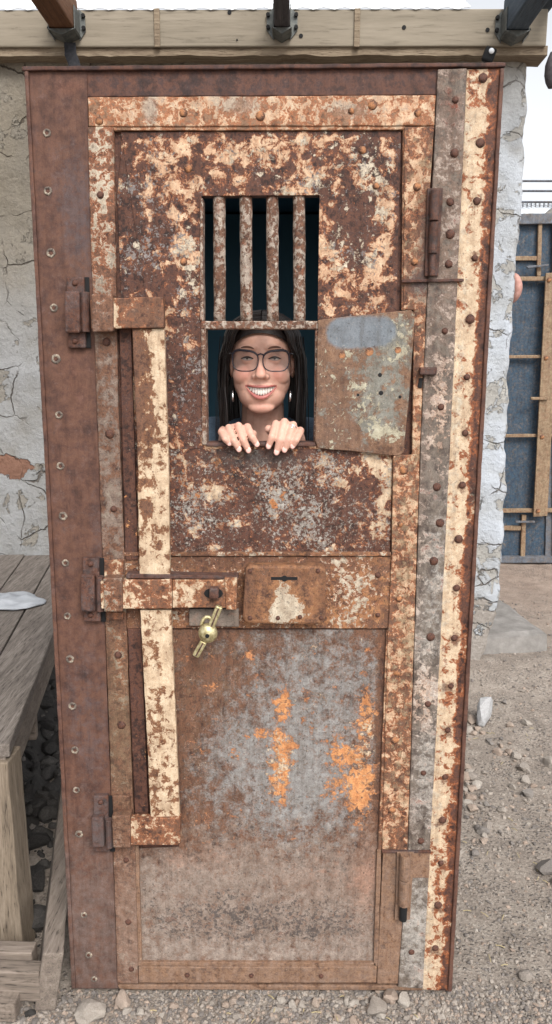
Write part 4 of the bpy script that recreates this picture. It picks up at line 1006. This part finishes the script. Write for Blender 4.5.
def fing(kx, ky, tx, ty, r, dx=0):
    pip = U(kx, ky+5, .018); tip = U(tx, ty-4.5, -.013)
    top = U(kx*.6+tx*.4, ky+10, -.004); mcp = Vector((pip.x*1.0+dx, .052, sl+.022))
    dip = pip.lerp(tip, .55); dip.y = -.0165; tip.y = -.0125
    pip.y = .016
    return (mcp, pip, dip, tip, r)
HAND = {-1: (U(237, 440, .05).x, [fing(221.5, 427, 229.5, 448, .0080), fing(229, 423, 239, 454, .0086), fing(238.5, 421, 248.5, 455, .0088), fing(247.5, 422, 257, 449, .0084)]),
        1: (U(286, 440, .05).x, [fing(276, 419, 268.5, 451, .0086), fing(284.5, 417, 276.5, 457, .0089), fing(293, 420, 284.5, 454.5, .0087), fing(300.5, 426, 292.5, 451, .0080)])}
def remesh(bm, vox, it=3):
    me = bpy.data.meshes.new('tmp'); bm.to_mesh(me); bm.free()
    o = bpy.data.objects.new('tmp', me); COL.objects.link(o)
    m = o.modifiers.new('r', 'REMESH'); m.mode = 'VOXEL'; m.voxel_size = vox
    if it:
        s = o.modifiers.new('s', 'SMOOTH'); s.iterations = it; s.factor = .5
    dg = bpy.context.evaluated_depsgraph_get(); e = o.evaluated_get(dg); r = bpy.data.meshes.new_from_object(e)
    bpy.data.objects.remove(o); bpy.data.meshes.remove(me); return r
me = remesh(build_body(), .0021, 4)
# mouth opening, finger creases
for v in me.vertices:
    p = v.co-hc
    if p.y < -.02 and -.085 < p.z < -.03 and abs(p.x) < .06:
        tt = (-.036-p.z)/.046
        if 0 < tt < 1:
            xx = .019+.022*tt**.8; dd = (abs(p.x)-xx)/.0035
            v.co.y += .0022*math.exp(-dd*dd)*math.sin(math.pi*min(1, tt*1.1))
    if p.y < -.05 and abs(p.x) < .036 and -.10 < p.z < -.05:
        t = p.x/.0335
        if abs(t) < 1:
            zu = -.0660+.004*t*t; zl = -.0840+.0215*t*t
            if zl < p.z < zu:
                d = min(1, min(zu-p.z, p.z-zl)/.0022)
                v.co.y += .016*d
    v.co -= P0
for p in me.polygons: p.use_smooth = True
sk = NT('skin'); sk.p.inputs['Roughness'].default_value = .5
try: sk.p.inputs['Subsurface Weight'].default_value = .12; sk.p.inputs['Subsurface Radius'].default_value = (.012, .005, .003); sk.p.inputs['Subsurface Scale'].default_value = .6
except Exception: pass
def sblob(s, c, r):
    q = Vector(c)-P0; o = s.n('ShaderNodeVectorMath', operation='SUBTRACT'); s.L(s.tc, o.inputs[0]); o.inputs[1].default_value = q
    m = s.n('ShaderNodeVectorMath', operation='DIVIDE'); s.L(o.outputs[0], m.inputs[0]); m.inputs[1].default_value = r
    l = s.n('ShaderNodeVectorMath', operation='LENGTH'); s.L(m.outputs[0], l.inputs[0]); return s.sstep(l.outputs['Value'], 1.2, .2)
col = sk.ramp(sk.noise(60, 5), [(.3, C(218, 168, 148, .72)), (.7, C(236, 188, 168, .72))])
for c, r, a in ((H(-.038, -.08, -.035), (.025, .03, .02), .55), (H(.038, -.08, -.035), (.025, .03, .02), .55), (H(0, -.1, -.03), (.014, .02, .012), .6), (H(0, -.08, -.11), (.02, .03, .014), .25)):
    col = sk.mix(sk.math('MULTIPLY', sblob(sk, c, r), a), col, C(214, 138, 122))
for s_ in (-1, 1):
    for f in HAND[s_][1]: col = sk.mix(sk.math('MULTIPLY', sblob(sk, f[3], (.010, .02, .012)), .35), col, C(222, 150, 136)); col = sk.mix(sk.math('MULTIPLY', sblob(sk, f[1], (.010, .012, .008)), .35), col, C(200, 120, 100))
sk.L(col, sk.p.inputs['Base Color']); sk.bump(sk.noise(250, 4, .6), .25, .0008)
lp = NT('lips'); lp.p.inputs['Base Color'].default_value = C(186, 112, 106); lp.p.inputs['Roughness'].default_value = .35
mo = NT('mouth_inside'); mo.p.inputs['Base Color'].default_value = C(60, 20, 20)
body = link('body', me, [sk.m, lp.m, mo.m], person)
for p in me.polygons:
    c = p.center+P0-hc
    if c.y < -.045 and abs(c.x) < .036:
        t = c.x/.0355
        if abs(t) < 1.03:
            zu = -.0660+.004*t*t; zl = -.0840+.0215*t*t
            if zl+.0005 < c.z < zu-.0005 and c.y > -.082+.017*t*t: p.material_index = 2
            elif zu-.001 <= c.z < zu+.0052*(1-.5*t*t) or zl-.0085*(1-t*t*.7) < c.z <= zl+.001: p.material_index = 1
# teeth
tm = NT('teeth'); tm.p.inputs['Base Color'].default_value = C(240, 234, 226, .85); tm.p.inputs['Roughness'].default_value = .25
bm = bmesh.new()
for k in range(-5, 6):
    x = k*.0057; t = x/.031; w = .0053 if abs(k) > 1 else .0056
    ball(bm, H(x, -.0795+.0165*t*t, -.0735+.009*t*t)-P0, (w*.66, .0042, .0105*(1-.35*t*t)), u=12, v=10)
fin('teeth', bm, tm.m, person, smooth=True)
dk = NT('dark_brown_lash'); dk.p.inputs['Base Color'].default_value = (.018, .010, .008, 1)
ew = NT('eye_white'); ew.p.inputs['Base Color'].default_value = (.36, .31, .29, 1); ew.p.inputs['Roughness'].default_value = .2
bw_ = NT('eyebrow_hair'); bw_.p.inputs['Base Color'].default_value = C(112, 78, 62)
for s_ in (-1, 1):
    bm = bmesh.new(); pts = []
    for k in range(13):
        t = k/6-1; pts.append(H(s_*.031+t*.0135, -.0862+.0045*t*t, .0018-.0032*t*t)-P0)
    tube(bm, pts, [.0012+.0017*(1-abs(k/6-1)) for k in range(13)], 8); fin('eyelash', bm, dk.m, person, smooth=True)
    bm = bmesh.new(); ball(bm, H(s_*.031, -.0778, -.0022)-P0, (.0118, .0088, .0040)); fin('eye', bm, ew.m, person, smooth=True)
    bm = bmesh.new(); ball(bm, H(s_*.031, -.0800, -.0016)-P0, (.0050, .0072, .0036)); fin('iris', bm, dk.m, person, smooth=True)
    bm = bmesh.new(); pts = []
    for k in range(13):
        t = k/6-1; pts.append(H(s_*(.031)+t*.020, -.0865+.007*(t*s_+.1)**2*1.6, .0245-.006*t*t+.001*t*s_)-P0)
    tube(bm, pts, [.0009+.0014*(1-abs(k/6-1)**2) for k in range(13)], 8); fin('eyebrow', bm, bw_.m, person, smooth=True)
# glasses
gm = NT('glasses_frame'); gm.p.inputs['Base Color'].default_value = (.016, .014, .022, 1); gm.p.inputs['Roughness'].default_value = .25
gl = empty('glasses', (0, 0, 0)); gl.parent = person
GYF = -.104
def lens_outline(s_, n=40):
    o = []
    for k in range(n):
        a = 2*math.pi*k/n; ca, sa = math.cos(a), math.sin(a); e = .62
        x = abs(ca)**e*math.copysign(1, ca)*.0292; z = abs(sa)**e*math.copysign(1, sa)*.0195
        if z > 0: z += .0025*(x/.0275)*1.0
        x *= 1-.10*(z < 0)*abs(z/.0195)
        X = s_*(.0342+x); o.append(H(X, GYF+.010*(abs(X)/.06)**2.2, -.0065+z*1.16)-P0)
    return o
for s_ in (-1, 1):
    o = lens_outline(s_); bm = bmesh.new(); o2 = o+[o[0], o[1]]
    rr = [.0014+.0016*max(0, (p+P0-hc).z+.002)/.02 for p in o2]
    tube(bm, o2, rr, 8, cap=False); fin('rim', bm, gm.m, gl, smooth=True)
    bm = bmesh.new(); c = sum(o, Vector())/len(o); cv = bm.verts.new(c-Vector((0, .0015, 0))); vs = [bm.verts.new(p) for p in o]
    for k in range(len(vs)): bm.faces.new((cv, vs[k], vs[(k+1) % len(vs)]))
    lm = bpy.data.materials.get('lens_glass')
    if not lm:
        lm = bpy.data.materials.new('lens_glass'); lm.use_nodes = True; t = lm.node_tree; t.nodes.clear()
        ou = t.nodes.new('ShaderNodeOutputMaterial'); mx = t.nodes.new('ShaderNodeMixShader'); tr = t.nodes.new('ShaderNodeBsdfTransparent'); gs = t.nodes.new('ShaderNodeBsdfGlossy')
        gs.inputs['Roughness'].default_value = .03; mx.inputs[0].default_value = .025; tr.inputs[0].default_value = (.99, .99, .99, 1)
        t.links.new(tr.outputs[0], mx.inputs[1]); t.links.new(gs.outputs[0], mx.inputs[2]); t.links.new(mx.outputs[0], ou.inputs[0])
    fin('lens', bm, lm, gl, smooth=True)
    bm = bmesh.new(); tube(bm, [H(s_*.0640, GYF+.010, .010)-P0, H(s_*.071, -.075, .010)-P0, H(s_*.077, .01, .006)-P0], .0018, 8); fin('temple', bm, gm.m, gl, smooth=True)
bm = bmesh.new(); tube(bm, [H(-.0075, GYF, .006)-P0, H(0, GYF-.002, .009)-P0, H(.0075, GYF, .006)-P0], .0019, 8); fin('bridge', bm, gm.m, gl, smooth=True)
# hair: many strands in one mesh
hm = NT('dark_brown_hair'); hn = hm.noise(8, 6, .7, stretch=(25, 25, 1)); hm.L(hm.ramp(hn, [(.3, C(16, 12, 12)), (.55, C(36, 27, 25)), (.75, C(72, 56, 48))]), hm.p.inputs['Base Color']); hm.p.inputs['Roughness'].default_value = .45
bm = bmesh.new(); rnd = random.Random(3)
for i in range(520):
    s_ = 1 if i % 2 else -1; yy = rnd.uniform(-.068, .105)   # root along the parting
    lay = rnd.uniform(0, 1)
    rx, rz = .082+.008*lay, .064+.006*lay; ry = .112
    f = max(.15, 1-((yy-.012)/ry)**2)**.5; pts = []
    for k in range(7):
        a = math.pi/2*k/6*1.02; pts.append(H(s_*(rx*f*math.sin(a)+.001), yy+.012*math.sin(a), .040+rz*f*math.cos(a)*(1 if yy > -.05 else .93)))
    x0 = pts[-1].x-hc.x; y0 = pts[-1].y-hc.y
    if yy < -.02: x0 = s_*max(abs(x0), .072); y0 = yy+.035
    end = -.10-rnd.uniform(.06, .13)
    for k in range(1, 8):
        t = k/7; z = .03+(end-.03)*t
        xx = x0+s_*(.012*t+.010*math.sin(t*3+lay))*(.6+.8*rnd.random()*.3)+s_*.004*lay
        pts.append(H(xx, y0+.010*math.sin(t*2.5+lay*2)-.006*t, z))
    r = rnd.uniform(.0016, .0034)
    tube(bm, [p-P0 for p in pts], [r*.8]*2+[r]*9+[r*.8, r*.6, r*.25], 5, cap=False)
for i in range(46):
    s_ = rnd.choice((-1, 1)); x0 = s_*rnd.uniform(.072, .100); y0 = rnd.uniform(-.05, .05); pts = []
    for k in range(9):
        t = k/8; pts.append(H(x0+s_*(.010*math.sin(t*2.2)+.008*t*math.sin(i)), y0+.012*math.sin(t*3+i), .05-.26*t)-P0)
    tube(bm, pts, .0007, 4, cap=False)
b2 = bmesh.new(); ball(b2, H(0, .018, .028)-P0, (.080, .102, .073), u=40, v=28)
zz = (H(0, 0, .058)-P0).z
bmesh.ops.bisect_plane(b2, geom=b2.verts[:]+b2.edges[:]+b2.faces[:], plane_co=(0, -.08+H(0,0,0).y-P0.y, zz), plane_no=(0, .62, .78), clear_inner=True)
tm_ = bpy.data.meshes.new('t'); b2.to_mesh(tm_); b2.free(); bm.from_mesh(tm_); bpy.data.meshes.remove(tm_)
fin('hair', bm, hm.m, person, smooth=True)
# clothes
def shirt():
    bm = bmesh.new(); sh = hc.z-.205
    def cap(a, b, ra, rb, seg=16, n=4):
        a, b = Vector(a), Vector(b); tube(bm, [a.lerp(b, k/n) for k in range(n+1)], [ra+(rb-ra)*k/n for k in range(n+1)], seg); ball(bm, a, ra, u=seg, v=10); ball(bm, b, rb, u=seg, v=10)
    cap((HX-.13, .27, sh-.01), (HX+.13, .27, sh-.01), .070, .070)
    ball(bm, (HX, .28, sh-.14), (.165, .115, .21), u=28, v=18); ball(bm, (HX, .29, sh-.34), (.145, .107, .19), u=28, v=18); ball(bm, (HX, .30, sh-.50), (.175, .125, .13), u=28, v=18)
    cap(H(0, .085, -.170), H(0, .075, -.20), .062, .075)
    for s in (-1, 1):
        shl = Vector((HX+s*.17, .27, sh-.015)); el = Vector((HX+s*.205, .20, sh-.275)); hx = HAND[s]; wr = Vector((hx[0]+s*.03, .096, sl-.052))
        cap(shl, el, .060, .052); cap(el, el.lerp(wr, .93), .052, .034)
    return bm
me = remesh(shirt(), .007, 3)
for v in me.vertices: v.co += Vector((1, 1, 1))*.004*noise.noise(v.co*18)-P0
for p in me.polygons: p.use_smooth = True
cl = NT('slate_blue_cloth'); cl.L(cl.ramp(cl.noise(300, 3), [(.3, C(74, 92, 110)), (.7, C(110, 130, 150))]), cl.p.inputs['Base Color']); cl.p.inputs['Roughness'].default_value = .9
link('shirt', me, cl.m, person)
bm = bmesh.new(); sh = hc.z-.205
for s in (-1, 1):
    hip = Vector((HX+s*.09, .30, sh-.52))-P0; kn = Vector((HX+s*.10, .28, .50))-P0; an = Vector((HX+s*.10, .31, .10))-P0
    tube(bm, [hip, hip.lerp(kn, .5), kn, kn.lerp(an, .5), an], [.10, .082, .066, .056, .052], 18)
ball(bm, Vector((HX, .30, sh-.50))-P0, (.172, .122, .13))
me = remesh(bm, .008, 3)
for p in me.polygons: p.use_smooth = True
jn = NT('dark_denim'); jn.L(jn.ramp(jn.noise(200, 3), [(.3, C(40, 50, 70)), (.7, C(60, 74, 96))]), jn.p.inputs['Base Color'])
link('jeans', me, jn.m, person)
for s in (-1, 1):
    bm = bmesh.new(); a = Vector((HX+s*.10, .31, .07))-P0
    ball(bm, a+Vector((0, .01, -.02)), (.044, .05, .05)); ball(bm, a+Vector((s*.012, -.08, -.03)), (.045, .105, .038))
    for v in bm.verts: v.co.z = max(v.co.z, .004)
    fin('shoe', bm, m_strap, person, smooth=True)
nm = NT('fingernail'); nm.p.inputs['Base Color'].default_value = C(236, 190, 180, .85); nm.p.inputs['Roughness'].default_value = .3
for s_ in (-1, 1):
    for f in HAND[s_][1]:
        bm = bmesh.new(); ball(bm, (0, 0, 0), (f[4]*.62, .0016, f[4]*.78), u=14, v=10)
        fin('nail', bm, nm.m, person, smooth=True, loc=Vector((f[3].x, f[3].y-f[4]*.72, f[3].z+.0015))-P0)
# earrings and ring
sv = NT('silver'); sv.p.inputs['Metallic'].default_value = 1; sv.p.inputs['Base Color'].default_value = (.85, .86, .88, 1); sv.p.inputs['Roughness'].default_value = .25
for s in (-1, 1):
    bm = bmesh.new(); c = H(s*.067, -.040, -.088)-P0; tube(bm, [c+Vector((0, 0, .014)), c, c-Vector((0, 0, .012))], [.0012, .0032, .0022], 10); fin('earring', bm, sv.m, person, smooth=True)
f = HAND[1][1][2]; a = (f[0]*.25+f[1]*.75)-P0; d = (f[2]-f[1]).normalized(); a = f[1].lerp(f[2], .22)-P0
bm = bmesh.new(); ax = d.orthogonal().normalized(); bx2 = d.cross(ax); pts = [a+(ax*math.cos(t)+bx2*math.sin(t))*.0092 for t in [2*math.pi*k/20 for k in range(22)]]
tube(bm, pts, .0016, 8, cap=False); ball(bm, a+Vector((0, -.0095, .002)), .0026); fin('ring', bm, sv.m, person, smooth=True)
# ------------------------------------------------------------------ LIGHT
w = bpy.data.worlds.new('World'); scn.world = w; w.use_nodes = True; nt = w.node_tree
sky = nt.nodes.new('ShaderNodeTexSky'); sky.sky_type = 'NISHITA'; sky.sun_disc = False
EL, AZ = R(44), R(160)      # azimuth clockwise from +Y: behind the camera, to the right
sky.sun_elevation = EL; sky.sun_rotation = AZ; sky.air_density = 1.0; sky.dust_density = 3.0; sky.ozone_density = 1.0
hs = nt.nodes.new('ShaderNodeHueSaturation'); hs.inputs['Saturation'].default_value = .15
nt.links.new(sky.outputs[0], hs.inputs['Color']); nt.links.new(hs.outputs[0], nt.nodes['Background'].inputs[0]); nt.nodes['Background'].inputs[1].default_value = .15
sn = bpy.data.lights.new('sun', 'SUN'); sn.energy = 1.5; sn.angle = R(24); sn.color = (1, .95, .88)
so = bpy.data.objects.new('sun', sn); COL.objects.link(so)
dv = Vector((math.sin(AZ)*math.cos(EL), math.cos(AZ)*math.cos(EL), math.sin(EL))); so.rotation_euler = dv.to_track_quat('Z', 'Y').to_euler()
so.location = (0, -5, 6)
vs = scn.view_settings; vs.view_transform = 'Standard'; vs.look = 'None'; vs.gamma = 1; vs.use_curve_mapping = False; vs.exposure = .84
scn.render.engine = 'CYCLES'
